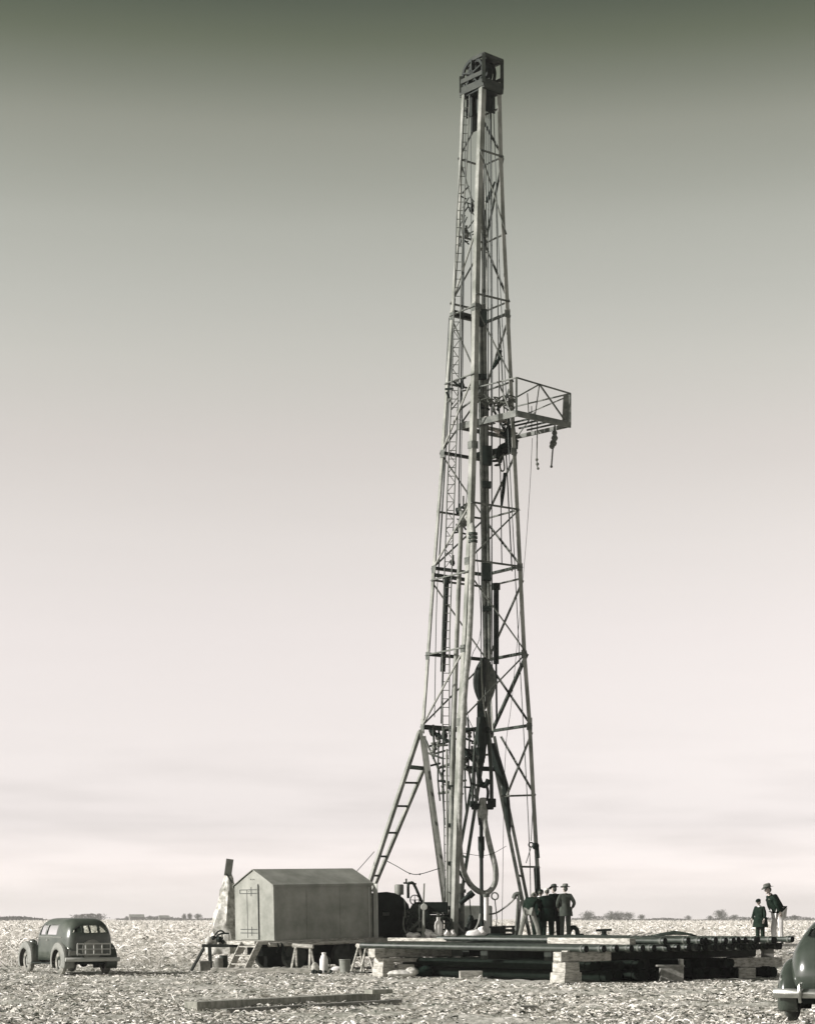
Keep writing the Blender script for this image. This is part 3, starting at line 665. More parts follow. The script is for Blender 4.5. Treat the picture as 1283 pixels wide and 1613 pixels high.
for px, y0_, y1_, r_ in CON:
    D_ = g.uniform(68.3,69.3); mb = MB(); mb.poly(smoothpath([P(px+g.uniform(-3,3),y0_,D_),P(px,(y0_*2+y1_)/3,D_),P(px+g.uniform(-2,2),(y0_+2*y1_)/3,D_),P(px+g.uniform(-1,5),y1_,D_)],3),r_,7); mb.build('conduit','steel_mid' if g.random()<.5 else 'steel_dark',rig,world=True)
    for q_ in range(4):
        yy = g.uniform(y0_,min(y1_,1245)); p = P(px,yy,D_); jk = MB()
        if q_%2: jk.bar(p-Vector((g.uniform(.05,.35),0,g.uniform(-.12,.12))),p+Vector((g.uniform(.05,.45),g.uniform(-.1,.1),g.uniform(-.25,.25))),.06,.07)
        else: jk.lathe([(.001,-.10),(r_*2.4,-.10),(r_*2.4,-.06),(r_*1.6,0),(r_*2.6,.06),(r_*2.6,.10),(.001,.10)],p,(g.uniform(-.5,.5),0,1),10)
        jk.build('pipe_fitting','iron_black' if g.random()<.5 else 'steel_mid',rig,world=True)
for (xa,ya,xb,yb,r_) in ((676,1150,706,1168,.06),(684,1176,730,1160,.04),(690,1210,732,1196,.05),(720,1152,768,1146,.07),(694,1228,716,1240,.05),(690,1250,712,1247,.05),(728,1180,748,1200,.09),(670,1166,698,1230,.04)):
    mb = MB(); mb.tube(P(xa,ya,69),P(xb,yb,68.8),r_,n=8); mb.build('cross_pipe','steel_mid' if r_<.06 else 'iron_black',rig,world=True)
jk = MB(); g = random.Random(5)
for i in range(22):
    px = g.uniform(726,745); py = g.uniform(300,380); p = P(px-(py-340)*.05,py,g.uniform(69,69.8))
    jk.bar(p, p+Vector((g.uniform(-.25,.25), g.uniform(-.2,.2), g.uniform(-.4,.4))), .035, .035)
    jk.build('small_bracket', 'steel_dark', rig, world=True, smooth=False); jk = MB()
# floodlights / beam walkway ring at three levels left
for y in (489, 905, 1146):
    c = corners(y); mb = MB(); mb.bar(c['L'].lerp(c['N'],.1)+Vector((0,.1,0)), c['F'].lerp(c['L'],.35), .10, .12); mb.build('landing_beam', 'steel_dark', rig, world=True, smooth=False)
# loose strips of sacking tied to braces
for pts in ([(795,745),(792,775),(790,798)],[(811,745),(811,786)],[(789,560),(780,574),(775,582)],[(788,552),(783,570)],[(766,318),(772,304),(779,286)]):
    mb = MB(); q_ = [P(a_, b_, 69.2) for a_, b_ in pts]; mb.poly(q_, [.07]*(len(q_)-1)+[.03], 6); mb.build('sacking_wrap', 'cloth_black', rig, world=True)

# monkey board
n_ = P(813,651,67.6); l_ = P(720,673,69.5); r_ = P(898,669,69.2); f_ = l_+r_-n_
for q_ in (l_, r_, f_): q_.z = n_.z
mk = MB(); mk.bar(n_, l_, .06, .22); mk.bar(n_, r_, .06, .20); mk.bar(r_, f_, .06, .14); mk.bar(f_, l_, .06, .14)
mko = mk.build('platform_frame', 'steel_mid', rig, world=True, smooth=False)
bd = MB()
for u in (.10, .28, .46):
    bd.bar(l_.lerp(n_, u)+Vector((0,0,.12)), f_.lerp(r_, u*.6)+Vector((0,0,.12)) if u < .2 else (l_.lerp(n_, u)).lerp(f_.lerp(r_, u), .35)+Vector((0,0,.12)), .30, .05)
bd.build('platform_boards', 'timber_grey', rig, world=True, smooth=False)
fg = MB()
for u in (.35,.5,.65,.8): fg.bar(n_.lerp(r_, u), n_.lerp(r_, u).lerp(l_.lerp(f_, u), .55), .04, .06)
fg.build('pipe_fingers', 'steel_dark', rig, world=True, smooth=False)
hr = Vector((0,0,1.23)); rl = MB(); kk = .045
rl.bar(n_+hr, r_+hr*.90, kk, kk); rl.bar(n_+hr, n_.lerp(l_, .92)+hr, kk, kk); rl.bar(r_+hr*.9, r_.lerp(f_, .95)+hr*.9, kk, kk)
rl.bar(n_, n_+hr, .07, .07); rl.bar(r_, r_+hr*.90, .05, .05); rl.bar(n_.lerp(r_, .42)+hr*.96, n_.lerp(r_, .95), kk, kk); rl.bar(n_.lerp(r_, .42)+hr*.96, n_.lerp(r_,.0)+hr*.45, kk, kk)
rl.bar(n_.lerp(l_, .30)+hr, n_.lerp(l_, .08), .04, .04); rl.bar(n_.lerp(r_,.42)+hr*.96, r_.lerp(f_,.6)+hr*.4, .035,.035)
rl.bar(f_.lerp(r_,.35), f_.lerp(r_,.35)+hr*.8, .03,.03); rl.bar(r_+hr*.85, f_.lerp(r_,.3)+hr*.62, .035,.035); rl.bar(f_.lerp(r_,.3)+hr*.62, n_.lerp(r_,.2)+hr*.62, .035,.035)
rl.bar(f_.lerp(r_,.1), f_.lerp(r_,.4)+hr*.6,.035,.035)
rl.bar(n_.lerp(l_,.92), n_.lerp(l_,.92)+hr,.05,.05)
rl.build('platform_railing', 'steel_mid', rig, world=True, smooth=False)
pt = MB(); d_ = (f_-r_).normalized(); pt.prism([(0,0),(.22,0),(.18,1.1),(0,1.1)], r_+Vector((0,0,.03)), r_+Vector((0,0,.03))+Vector((.02,0,0)), d_*1.4-Vector((.3,0,0)), (0,0,1)); pt.build('end_plate', 'steel_mid', rig, world=True, smooth=False)
lb = MB(); lb.bar(l_+Vector((0,0,-.02)), l_+Vector((0,0,.62)), .05,.05); lb.bar(l_+Vector((0,0,.55)), l_.lerp(n_,.22)+Vector((0,0,.78)), .05,.05); lb.bar(l_.lerp(f_,.0)+Vector((0,0,.3)), l_.lerp(n_,.2),.03,.03); lb.build('platform_bracket', 'steel_mid', rig, world=True, smooth=False)

# ------------ things hung in or on the derrick
base = P(777,632,68.6)
coil = MB(); g = random.Random(9)
for i in range(16):
    a_ = base+Vector((g.uniform(-.55,.7), g.uniform(-.3,.3), g.uniform(-.15,.25))); pts = [a_]
    for k in range(5): pts.append(pts[-1]+Vector((g.uniform(-.28,.28), g.uniform(-.1,.1), g.uniform(-.18,.15))))
    coil.poly(smoothpath(pts, 3), .028, 5)
single(coil, 'rope_tangle', 'rope', 'tangled heap of rope lying on the high pipe racking platform', 'rope', base)
def rope(pts, r_, label, name='rope', m='rope', cat='rope', k=5, grp=None, knots=()):
    b = Vector(pts[-1]); mb = MB(); mb.poly(smoothpath(pts, k), r_, 6)
    for p, s_ in knots: mb.ball(p, s_, 8)
    return single(mb, name, m, label, cat, b, grp)
rope([P(846,655,68.8),P(845.5,690,68.8),P(845,725,68.8),P(846.5,738,68.8)], .022, 'long rope with knotted end dangling at the middle of the platform', grp='ropes dangling from the high platform', knots=[(P(845,724,68.8),.055),(P(846,731,68.8),.06),(P(847,738,68.8),.05)])
rope([P(873,665,69.3),P(874,690,69.3),P(871,700,69.3),P(868,735,69.3)], .03, 'thick bunched rope dangling near the right end of the platform', grp='ropes dangling from the high platform', knots=[(P(873,682,69.3),.10),(P(873,690,69.3),.12),(P(871,698,69.3),.13),(P(869,703,69.3),.10),(P(868,735,69.3),.05)])
rope([P(793,715,69),P(787,722,69),P(787,735,69),P(790,742,69),P(794,738,69),P(792,718,69)], .03, 'small rope loop hanging below the seated derrickman', grp='ropes dangling from the high platform')
g = random.Random(2)
tb = P(764,1030,69)
# drill line: falls between crown and travelling block
for i, (xa, xb) in enumerate(((763,757),(766,761),(769,768),(771.5,775))):
    mb = MB(); mb.tube(P(xa,146,69), P(xb,1052,69), .020, n=6)
    o = single(mb, 'hoisting_cable', 'cable', ['leftmost strand of hoisting cable running down the inside of the derrick to the block','second strand from the left of hoisting cable above the block','third strand from the left of hoisting cable above the block','rightmost strand of hoisting cable running down to the block'][i], 'cable', P(xb,1052,69), 'strands of hoisting cable between crown and block')
for pts, r_, lb in (
  ([P(776,150,68.9),P(786,420,68.6),P(796,610,68.4),P(816,1000,68.6),P(832,1300,68.6),P(836,1440,68.6)], .016, 'thin line running down inside the right leg of the derrick'),
  ([P(773,150,69.2),P(775,600,69.2),P(772,1130,69.2)], .018, 'dark line hanging straight beside the dark guide pipe'),
  ([P(838,690,69.4),P(834,770,69.4),P(826,880,69.4),P(806,1100,69.2),P(795,1200,69),P(790,1476,68.8)], .009, 'fine line slanting down from the platform across the right side of the mast'),
  ([P(733,170,69),P(728,600,68.6),P(722,900,68.4),P(711,1110,68.3),P(702,1460,68.2)], .016, 'dark line hanging along the left inside of the derrick'),
  ([P(741,170,69),P(742,640,68.6),P(738,740,68.6),P(733,800,68.6)], .013, 'short line ending at the standpipe gooseneck'),
  ([P(707,500,69.6),P(700,640,69.8),P(697,800,69.8),P(688,930,69.8),P(684,1130,70)], .016, 'line running close behind the left leg of the derrick'),
  ([P(749,850,68.4),P(757,990,68.6),P(741,1040,68.6),P(735,1120,68.6),P(752,1160,68.6)], .013, 'slack line crossing in front of the travelling block')):
    mb = MB(); mb.poly(smoothpath(pts, 4), r_, 5); single(mb, 'control_line', 'cable', lb, 'cable', pts[-1])
# travelling block
D = 68.7; t = thing('travelling_block', 'large dark lens shaped pulley block hanging inside the derrick', 'pulley block', P(762,1118,D))
sv = MB(); cc = P(763,1075,D)
for o_, hx in ((-1, -11.5), (1, 11)):
    prof = []; mb = MB(); rows = []
    for i in range(13):
        u = i/12; y = 1036+u*82; wv = .20*math.sin(math.pi*min(1, u*1.02+.02))**.7*(1.15-.45*u)+.03
        cx = 763+(hx*math.sin(math.pi*u)**.8)*.75
        p = P(cx, y, D+o_*.12); rows.append([p+Vector((math.cos(a)*wv, math.sin(a)*.12, 0)) for a in (2*math.pi*j/12 for j in range(12))])
    mb.grid(rows, True, True); mb.build('cheek', 'iron_black' if o_ < 0 else 'steel_mid', t, world=True)
st = MB(); st.poly([P(758,1040,D-.25),P(758,1060,D-.3),P(760,1100,D-.3),P(764,1130,D-.3)], [.02,.035,.035,.02], 6); st.build('strap', 'steel_pale', t, world=True)
mb = MB(); mb.box(P(757,1125,D), (.26,.22,.9)); mb.poly([P(757,1130,D),P(758,1165,D),P(759,1195,D)],[.16,.20,.12],10); mb.ball(P(766,1150,D),.14,8); mb.build('hook_shank', 'iron_black', t, world=True)
# hook and swivel
t = thing('drilling_hook', 'dark heavy hook assembly below the travelling block', 'hook', P(759,1235,D))
mb = MB(); mb.poly(smoothpath([P(757,1180,D),P(757,1200,D),P(753,1215,D),P(757,1234,D),P(764,1238,D),P(769,1228,D)],4), .09, 9); mb.tube(P(757,1178,D),P(757,1202,D),.20,.13,10); mb.build('hook', 'iron_black', t, world=True)
mb = MB()
for s_ in (-1,1): mb.poly(smoothpath([P(760+s_*3,1120,D),P(759+s_*10,1165,D),P(759+s_*14,1215,D),P(759+s_*15,1262,D)],4), .05 if s_<0 else .07, 7)
mb.build('elevator_link', 'steel_dark', t, world=True)
t = thing('swivel', 'rotary swivel with bail and wide dark flange above the kelly', 'swivel', P(759,1290,D))
mb = MB(); mb.poly(smoothpath([P(752,1262,D),P(751,1246,D),P(755,1236,D),P(759.5,1234,D),P(764,1236,D),P(768,1246,D),P(767,1262,D)],4), .05, 8); mb.build('bail', 'iron_black', t, world=True)
mb = MB(); mb.lathe([(.001,.62),(.13,.60),(.17,.45),(.20,.30),(.19,.10),(.15,0),(.001,-.02)], P(759.5,1280,D)-Vector((0,0,.2)), n=18); mb.build('swivel_body', 'steel_pale', t, world=True)
mb = MB(); mb.bar(P(742,1271,D),P(777,1271,D),.28,.20); mb.bar(P(744,1262,D),P(744,1272,D),.12,.2); mb.bar(P(774,1258,D),P(774,1272,D),.12,.3); mb.build('flange', 'iron_black', t, world=True, bevel=.03)
mb = MB(); mb.poly(smoothpath([P(760,1258,D),P(761,1276,D-.1),P(762,1290,D-.2)],4), .13, 10); mb.build('gooseneck', 'rubber', t, world=True)
# kelly
mb = MB(); mb.tube(P(757,1284,D),P(757,1300,D),.14,.09,6); mb.tube(P(757.5,1300,D),P(758.5,1474,D),.075,n=6); mb.tube(P(757.5,1318,D),P(757.8,1340,D),.115,n=12)
t = thing('kelly', 'dark square drill stem hanging below the swivel', 'drill stem', P(758.5,1474,D)); mb.build('stem', 'iron_black', t, world=True)
mb = MB(); mb.tube(P(757.6,1338,D),P(757.9,1352,D),.10,.08,12); mb.build('coupling', 'iron_black', t, world=True)
# rotary hose
hp = [P(762,1284,D-.2),P(765,1305,D-.3),P(772,1335,D-.4),P(780,1368,D-.5),P(779,1392,D-.5),P(768,1406,D-.5),P(755,1405,D-.5),P(740,1393,D-.5),P(729,1370,D-1.2),P(724,1340,D-1.7),P(723,1290,D-1.85),P(726,1200,D-1.8),P(731,1100,D-1.75),P(739,1000,D-1.6),P(743,900,D-1.5),P(744.5,860,D-1.4),P(744.5,838,D-1.3),P(741,822,D-1.0),P(735,815,D-.6)]
t = thing('rotary_hose', 'thick pale rubber hose looping down beneath the swivel and up the mast', 'hose', hp[5])
mb = MB(); mb.poly(smoothpath(hp, 6), .098, 12); mb.build('hose', 'rubber', t, world=True)
for y in (841,847,853):
    mb = MB(); mb.lathe([(.11,-.04),(.16,-.04),(.16,.04),(.11,.04)], P(744.5,y,D-1.35), (0,0,1), 14); mb.build('clamp', 'steel_dark', t, world=True)
# standpipe
t = thing('standpipe', 'pale vertical pipe beside the left of the thick hose with crooked top', 'pipe', P(709,1474,68.2))
mb = MB(); mb.poly(smoothpath([P(708,1474,68.2),P(711,1250,68.2),P(716,1100,68.2),P(720,980,68.2),P(725,850,68.2),P(726,825,68.2),P(731,816,68.2),P(738,814,68.2)],4), .085, 10); mb.build('pipe', 'steel_pale', t, world=True)
mb = MB(); mb.ball(P(729,822,68.2),.19,10); mb.ball(P(737,814,68.2),.17,10); mb.tube(P(728,805,68.2),P(731,825,68.2),.12,.16,10); mb.bar(P(722,800,68.2),P(729,812,68.2),.06,.1); mb.bar(P(735,792,68.2),P(731,805,68.2),.06,.08); mb.build('gooseneck_fitting', 'steel_mid', t, world=True)
mb = MB()
for y in (1240,1300,1360,1430): mb.box(P(709,y,68.2),(.24,.24,.12))
mb.build('pipe_clamp', 'steel_dark', t, world=True, smooth=False)
# pipes standing by the near leg foot
for i, (px, py0, r_, m, lb) in enumerate(((717.5,1252,.075,'steel_dark','dark pipe standing against the near derrick leg'),(712,1240,.05,'steel_mid','slim pipe standing left of the near derrick leg'),(724,1392,.16,'steel_mid','short thick casing standing at the foot of the near leg'),(703.5,1180,.04,'steel_pale','slim pale pipe standing farthest left at the derrick foot'))):
    mb = MB(); mb.tube(P(px+.5,1475,68-.1*i), P(px,py0,68-.1*i), r_, n=10); mb.lathe([(r_,-.06),(r_*1.3,-.06),(r_*1.3,.06),(r_,.06)], P(px,py0+12,68-.1*i), n=12)
    single(mb, 'standing_pipe', m, lb, 'pipe', P(px+.5,1475,68-.1*i), 'pipes standing at the derrick foot')
t = thing('mouse_hole_pipe', 'bright white and grey pipe standing upright beneath the hose loop', 'pipe', P(765,1475,67.6))
mb = MB(); mb.tube(P(765.5,1475,67.6), P(765.5,1409,67.6), .085, n=14); mb.build('pipe', 'white', t, world=True)
mb = MB(); mb.lathe([(.085,-.05),(.12,-.05),(.12,.05),(.085,.05)], P(765.5,1411,67.6), n=14); mb.build('collar', 'steel_mid', t, world=True)

# ---------------------------------------------------------------- rig floor and machinery
t = thing('rig_floor', 'raised timber drilling floor beneath the derrick', 'platform', (gx(760,68), 68, 0))
mb = MB(); mb.box((gx(745,68.5),68.6,FLOOR-.11), (8.2,6.0,.2)); mb.build('deck', 'timber_grey', t, world=True, smooth=False)
mb = MB()
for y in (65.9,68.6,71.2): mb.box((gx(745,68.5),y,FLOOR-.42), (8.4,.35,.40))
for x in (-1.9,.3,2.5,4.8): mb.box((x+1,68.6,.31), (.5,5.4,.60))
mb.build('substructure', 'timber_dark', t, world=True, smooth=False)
# derrick derrick-man etc later. Engine hood
t = thing('engine_housing', 'big black round topped engine housing next to the shed', 'machine', (gx(616,68.0),68.0,.9), R(8))
mb = MB(); rows = []
for i, yy in enumerate((-.7,-.68,0,.9,1.5,1.55)):
    s_ = .96 if i in (0,5) else 1
    rows.append([(x*s_, yy, z*s_) for x, z in [(-1.0,-.1),(-1.0,.6),(-.98,1.3),(-.9,1.58),(-.6,1.68),(-.25,1.71),(.05,1.66),(.32,1.50),(.50,1.28),(.58,1.0),(.60,.5),(.58,-.1)]])
mb.grid(rows, True, True); mb.build('hood', 'iron_black', t)
mb = MB(); mb.box((-.28,-.72,.95),(.22,.04,.12)); mb.build('nameplate', 'steel_mid', t, smooth=False)
mb = MB(); mb.lathe([(.16,0),(.16,.32),(.13,.36),(.001,.36)], (.30,.2,1.62), n=14); mb.tube((.30,.2,1.5),(.30,.2,1.65),.07); mb.build('air_cleaner', 'steel_pale', t)
mb = MB(); mb.poly(smoothpath([(.62,.2,1.5),(.62,.2,1.98),(.68,.2,2.02),(.82,.2,1.98),(1.15,.2,1.25)],4), .05, 8); mb.bar((.45,.2,2.03),(.9,.2,2.0),.05,.06); mb.tube((.55,.2,2.0),(.55,.2,2.18),.03); mb.build('exhaust_pipe', 'steel_dark', t)
t = thing('engine_pipework', 'dark tangle of pipes and rods in front of the round topped housing', 'pipework', P(645,1477,65.9))
g = random.Random(12)
for i in range(14):
    a_ = P(g.uniform(636,662),g.uniform(1425,1472),65.9+g.uniform(0,.5)); b_ = a_+Vector((g.uniform(-.25,.45),g.uniform(-.1,.2),g.uniform(-.45,.3))); c_ = b_+Vector((g.uniform(-.1,.2),0,-g.uniform(.1,.4)))
    c_.z = max(c_.z, FLOOR); mb = MB(); mb.poly(smoothpath([a_,b_,c_],4),g.uniform(.015,.04),6); mb.build('pipe','iron_black' if i%3 else 'steel_mid',t,world=True)
for px,py,r_ in ((644,1440,.16),(654,1452,.22),(676,1462,.2),(700,1455,.24)):
    mb = MB(); mb.lathe([(r_*.75,-.04),(r_,-.04),(r_,.04),(r_*.75,.04),(r_*.75,-.04)],P(px,py,66.1),(.4,-1,0),20); mb.bar(P(px,py,66.1)-Vector((r_*.9,0,0)),P(px,py,66.1)+Vector((r_*.9,0,0)),.04,.04); mb.build('pulley_wheel','steel_dark',t,world=True)
t = thing('drawworks', 'dark hoist machinery with sloping guard between engine and derrick foot', 'machine', (gx(672,67),67,FLOOR))
mb = MB(); mb.prism([(-.5,0),(.55,0),(.62,.5),(.2,1.1),(-.15,1.15),(-.42,.7)], P(657,1477,66.4), P(657,1477,67.6), (1,0,0), (0,0,1)); mb.build('guard', 'steel_dark', t, world=True)
mb = MB(); mb.box(P(678,1431,67.6),(1.15,.8,.42)); mb.box(P(684,1446,67.5),(1.0,.6,.2)); mb.build('drum_housing', 'iron_black', t, world=True, bevel=.03)
mb = MB(); mb.lathe([(.30,-.3),(.30,.3)], P(683,1456,67.3), (1,0,0), 18); mb.lathe([(.001,-.32),(.42,-.32),(.42,-.26),(.001,-.26)], P(683,1456,67.3), (1,0,0), 18); mb.lathe([(.001,.32),(.42,.32),(.42,.26),(.001,.26)], P(683,1456,67.3), (1,0,0), 18); mb.build('drum', 'steel_mid', t, world=True)
mb = MB(); wc = P(653,1418,66.5); mb.lathe([(.15,-.02),(.18,-.02),(.18,.02),(.15,.02),(.15,-.02)], wc, (.3,-1,0), 20); mb.bar(wc-Vector((.15,0,0)),wc+Vector((.15,0,0)),.02,.02); mb.bar(wc-Vector((0,0,.15)),wc+Vector((0,0,.15)),.02,.02); mb.tube(wc,P(655,1440,66.8),.03); mb.build('hand_wheel', 'iron_black', t, world=True)
mb = MB(); mb.bar(P(645,1466,66),P(666,1446,66),.06,.09); mb.bar(P(637,1418,66),P(638,1446,66),.05,.04); mb.poly(smoothpath([P(636,1444,66),P(635,1460,66),P(640,1472,66),P(641,1482,66)],4),.03,6); mb.build('brake_lever', 'steel_mid', t, world=True)
for i,(a_,b_,c_,m_,lb) in enumerate((((668,1392),(664.5,1477),.05,'steel_pale','tall pale control lever standing upright behind the plank'),((660,1425),(660,1465),.04,'steel_mid','shorter grey control lever left of the tall pale one'))):
    q = P(*b_,65.8); mb = MB(); mb.bar(P(*a_,65.8),q,c_*1.6,c_); mb.box(q,(.15,.1,.1)); single(mb,'control_lever',m_,lb,'lever',q,'control levers of the hoist',smooth=False)
q = P(667.5,1477,65.7); t = thing('pressure_gauge','round pale gauge on a stalk in front of the drawworks','gauge',q)
mb = MB(); mb.tube(q,P(667.5,1432,65.7),.035); mb.build('stalk','steel_pale',t,world=True)
mb = MB(); mb.lathe([(.001,-.05),(.10,-.05),(.115,0),(.10,.03),(.001,.03)],P(667.5,1429,65.7),(0,1,0),18); mb.build('dial','shed_trim',t,world=True)
q = P(690,1477,65.9); t = thing('drum_can','small pale milk can standing behind the plank at the drawworks','can',q)
mb = MB(); mb.lathe([(.001,0),(.13,0),(.14,.4),(.12,.5),(.07,.58),(.07,.68),(.001,.68)],q,n=18); mb.build('can','white',t,world=True)
mb = MB(); mb.box(q+Vector((0,0,.76)),(.12,.10,.12)); mb.box(q+Vector((-.1,0,.84)),(.2,.05,.05)); mb.build('spout','steel_mid',t,world=True,bevel=.01)
for i,(px,py,sx,sz,lb) in enumerate(((650,1474,.5,.12,'white sack lying left of the gauge stalk'),(673,1470,.32,.2,'rounded white sack right of the gauge stalk'),(682,1474,.35,.12,'flat white sack left of the pale milk can'),(703,1472,.22,.18,'small white sack just right of the ladder foot'),(712,1471,.26,.18,'white sack between the near leg and the casing'),(748,1472,.7,.18,'long white sack left of the white upright pipe'),(757,1465,.3,.25,'white sack standing against the white upright pipe'))):
    q = P(px,1478,65.8+.05*i); mb = MB(); mb.ball(q+Vector((0,0,sz*.7)),(sx/2,.22,sz*.9),12)
    mb.v = [(v[0]+.03*math.sin(v[2]*30+v[0]*11),v[1],v[2]+.03*math.sin(v[0]*23+i)) for v in mb.v]
    single(mb,'sack','cloth_white',lb,'sack',q,'white sacks along the rig floor edge')
# rotary table and mud tank region
t = thing('mud_tank','pale riveted tank with hoses beyond the foot of the derrick','tank',P(742,1477,70.5))
mb = MB(); mb.box(P(741,1451,70.8),(1.5,1.2,1.1)); mb.build('tank','steel_pale',t,world=True,bevel=.06)
mb = MB(); mb.ball(P(732,1473,69.6),(.45,.4,.28),12); mb.ball(P(750,1465,69.6),(.40,.4,.38),12); mb.ball(P(741,1450,69.9),(.12,.1,.2),10); mb.build('pump','iron_black',t,world=True)
mb = MB(); mb.poly(smoothpath([P(718,1450,67.4),P(724,1462,67.3),P(735,1470,67.2),P(746,1466,67.2),P(753,1455,67.2),P(756,1440,67.3)],5),.035,8); mb.poly(smoothpath([P(720,1476,67.2),P(735,1473,67.1),P(748,1470,67)],4),.03,8); mb.build('hose','rubber',t,world=True)
q = P(741,1410,68); mb = MB(); mb.tube(P(724,1424,67.6),P(739,1411,67.6),.085,.10,10); mb.tube(P(738,1412,67.6),P(745,1406,67.6),.13,.12,10); mb.tube(P(733,1390,68),P(722,1372,68),.05); single(mb,'rotary_tongs','iron_black','black stubby tongs hanging slantwise behind the hose loop','tongs',q)
rope([P(739,1412,67.8),P(741,1440,67.8),P(743,1470,67.8)],.02,'thin dark line dropping from the slanted tongs',m='cable',cat='cable',name='control_line')
t = thing('rotary_table','low black rotary table machinery at the well centre','machine',P(780,1477,68))
mb = MB(); mb.lathe([(.001,.16),(.55,.16),(.62,.08),(.62,0),(.001,0)],P(780,1478,68),n=24); mb.build('table','iron_black',t,world=True)
mb = MB()
mb.bar(P(770,1461,67.8),P(812,1460,67.8),.08,.07); mb.box(P(782,1469,68.2),(.42,.3,.3)); mb.box(P(802,1466,67.9),(.5,.3,.10)); mb.tube(P(793,1458,67.9),P(793,1476,67.9),.07); mb.tube(P(808,1460,68),P(808,1477,68),.05); mb.bar(P(786,1462,67.7),P(792,1477,67.7),.03,.03)
mb.build('slips', 'steel_dark', t, world=True)
q = P(780,1477,68.3); t = thing('valve_wheel','pale ring handwheel on a thin stem right of the hose loop','valve',q)
wc = P(779,1412,68.3); mb = MB(); mb.lathe([(.10,-.02),(.145,-.02),(.145,.02),(.10,.02),(.10,-.02)],wc,(0.3,-1,.1),20); mb.build('wheel','shed_trim',t,world=True)
mb = MB(); mb.poly([wc+Vector((0,0,-.1)),P(782,1446,68.3),q],.02,6); mb.build('stem','steel_mid',t,world=True)
rope([P(768,1441,68),P(782,1438,68),P(797,1428,68),P(808,1418,68),P(812,1412,68)],.035,'pale hose sloping up from the white pipe to the stand by the men',name='hose',m='rubber',cat='hose')
t = thing('pipe_stand','slanted stand with rounded head between white pipe and bending man','stand',P(814,1477,67.6))
mb = MB(); mb.poly(smoothpath([P(809,1416,67.6),P(811,1410,67.6),P(817,1409,67.6),P(819,1418,67.6)],4),.08,8); mb.tube(P(816,1415,67.6),P(812,1477,67.6),.05); mb.tube(P(820,1420,67.6),P(815,1477,67.6),.035); mb.build('frame','steel_mid',t,world=True)
# blocks and tackle by the right leg
t = thing('block_and_tackle','small pulley with ring hanging beside the right derrick leg','pulley',P(842,1352,68.3))
mb = MB(); mb.tube(P(839,1262,68.3),P(836,1325,68.3),.014); mb.tube(P(843,1300,68.3),P(844,1326,68.3),.014); mb.tube(P(836,1335,68.3),P(828,1360,68.3),.014); mb.tube(P(844,1350,68.3),P(844,1400,68.3),.02); mb.build('line','cable',t,world=True)
mb = MB(); mb.lathe([(.06,-.03),(.10,-.03),(.10,.03),(.06,.03),(.06,-.03)],P(836,1331,68.3),(.2,-1,0),16); mb.lathe([(.001,-.05),(.12,-.05),(.12,.05),(.001,.05)],P(843,1333,68.3),(.7,-1,0),16); mb.bar(P(845,1330,68.3),P(847,1352,68.3),.09,.12); mb.build('pulley','iron_black',t,world=True)
# sagging wires and guy lines
rope([P(608,1356,68.6),P(625,1365,68),P(645,1376,67.8),P(662,1377,67.8),P(692,1368,67.8)],.014,'slack wire sagging between the left raising leg and the derrick foot',name='slack_wire',m='cable',cat='wire',knots=[(P(645,1376.5,67.8),.03),(P(661,1377.5,67.8),.035)])
rope([P(728,1344,68),P(755,1348,68),P(775,1345,68),P(797,1333,68.4)],.010,'thin wire sagging across behind the kelly',name='slack_wire',m='cable',cat='wire')
rope([P(589,1342,68.8),P(575,1358,68),P(558,1377,66.5)],.012,'thin wire from the left raising leg down to the shed roof',name='slack_wire',m='cable',cat='wire')
mb = MB(); mb.ball(P(590,1341,68.8),.05,8)

# ---------------------------------------------------------------- shed on its trailer
SA = R(38); so_ = Vector((gx(433,63.6),63.6,0))
shed = thing('tool_shed','grey gabled sheet metal shed on a raised trailer','shed',so_,rot=(0,R(-1.3),SA))
Lh, Wd, z0, ze, zr = 3.98, 2.30, .98, 2.77, 3.27
mb = MB(); T = .03
mb.grid([[(0,0,z0),(0,0,ze),(0,Wd/2,zr),(0,Wd,ze),(0,Wd,z0)],[(Lh,0,z0),(Lh,0,ze),(Lh,Wd/2,zr),(Lh,Wd,ze),(Lh,Wd,z0)]], True, True)
mb.build('walls','shed',shed,smooth=False,bevel=.01)
mb = MB()   # roof skins, rounded at the eave
for s_ in (1,-1):
    ycn = Wd/2; rows = []
    for x in (-.05, Lh+.05):
        pr = [(0,zr+.035),(Wd/2*.5,(zr+ze)/2+.04),(Wd/2*.94,ze+.055),(Wd/2+.035,ze+.015),(Wd/2+.04,ze-.06)]
        rows.append([(x, ycn-s_*a_, b_) for a_, b_ in pr])
    mb.grid(rows)
mb.build('roof','shed',shed,solid=.02,smooth=False)
mb = MB()
for x in (1.3,2.65):
    mb = MB(); mb.box((x,-.008,(z0+ze)/2),(.03,.008,ze-z0-.02)); mb.build('seam','shed',shed,smooth=False)
mb = MB()
mb.grid([[(.07,-.012,z),(-.012,-.012,z),(-.012,.07,z)] for z in (z0,ze)]); mb.build('corner_trim','shed',shed,smooth=False)
mb = MB(); mb.box((Lh+.04,-.13,(z0+ze)/2-.02),(.03,.24,ze-z0+.04)); mb.box((Lh-.14,-.02,(z0+ze)/2-.06),(.05,.03,ze-z0-.1)); mb.build('end_flap','shed_trim',shed,smooth=False,bevel=.01)
mb = MB(); mb.box((-.02,1.42,1.92),(.02,1.10,1.82)); dr = mb.build('door','shed',shed,smooth=False,bevel=.006)
mb = MB(); mb.box((-.034,1.40,2.58),(.012,.03,.02))
for z in (1.28,2.58):
    mb.box((-.036,1.42,z+.06),(.012,1.0,.022)); mb.box((-.036,1.42,z-.06),(.012,1.0,.022)); mb.box((-.036,1.25,z),(.014,.02,.30))
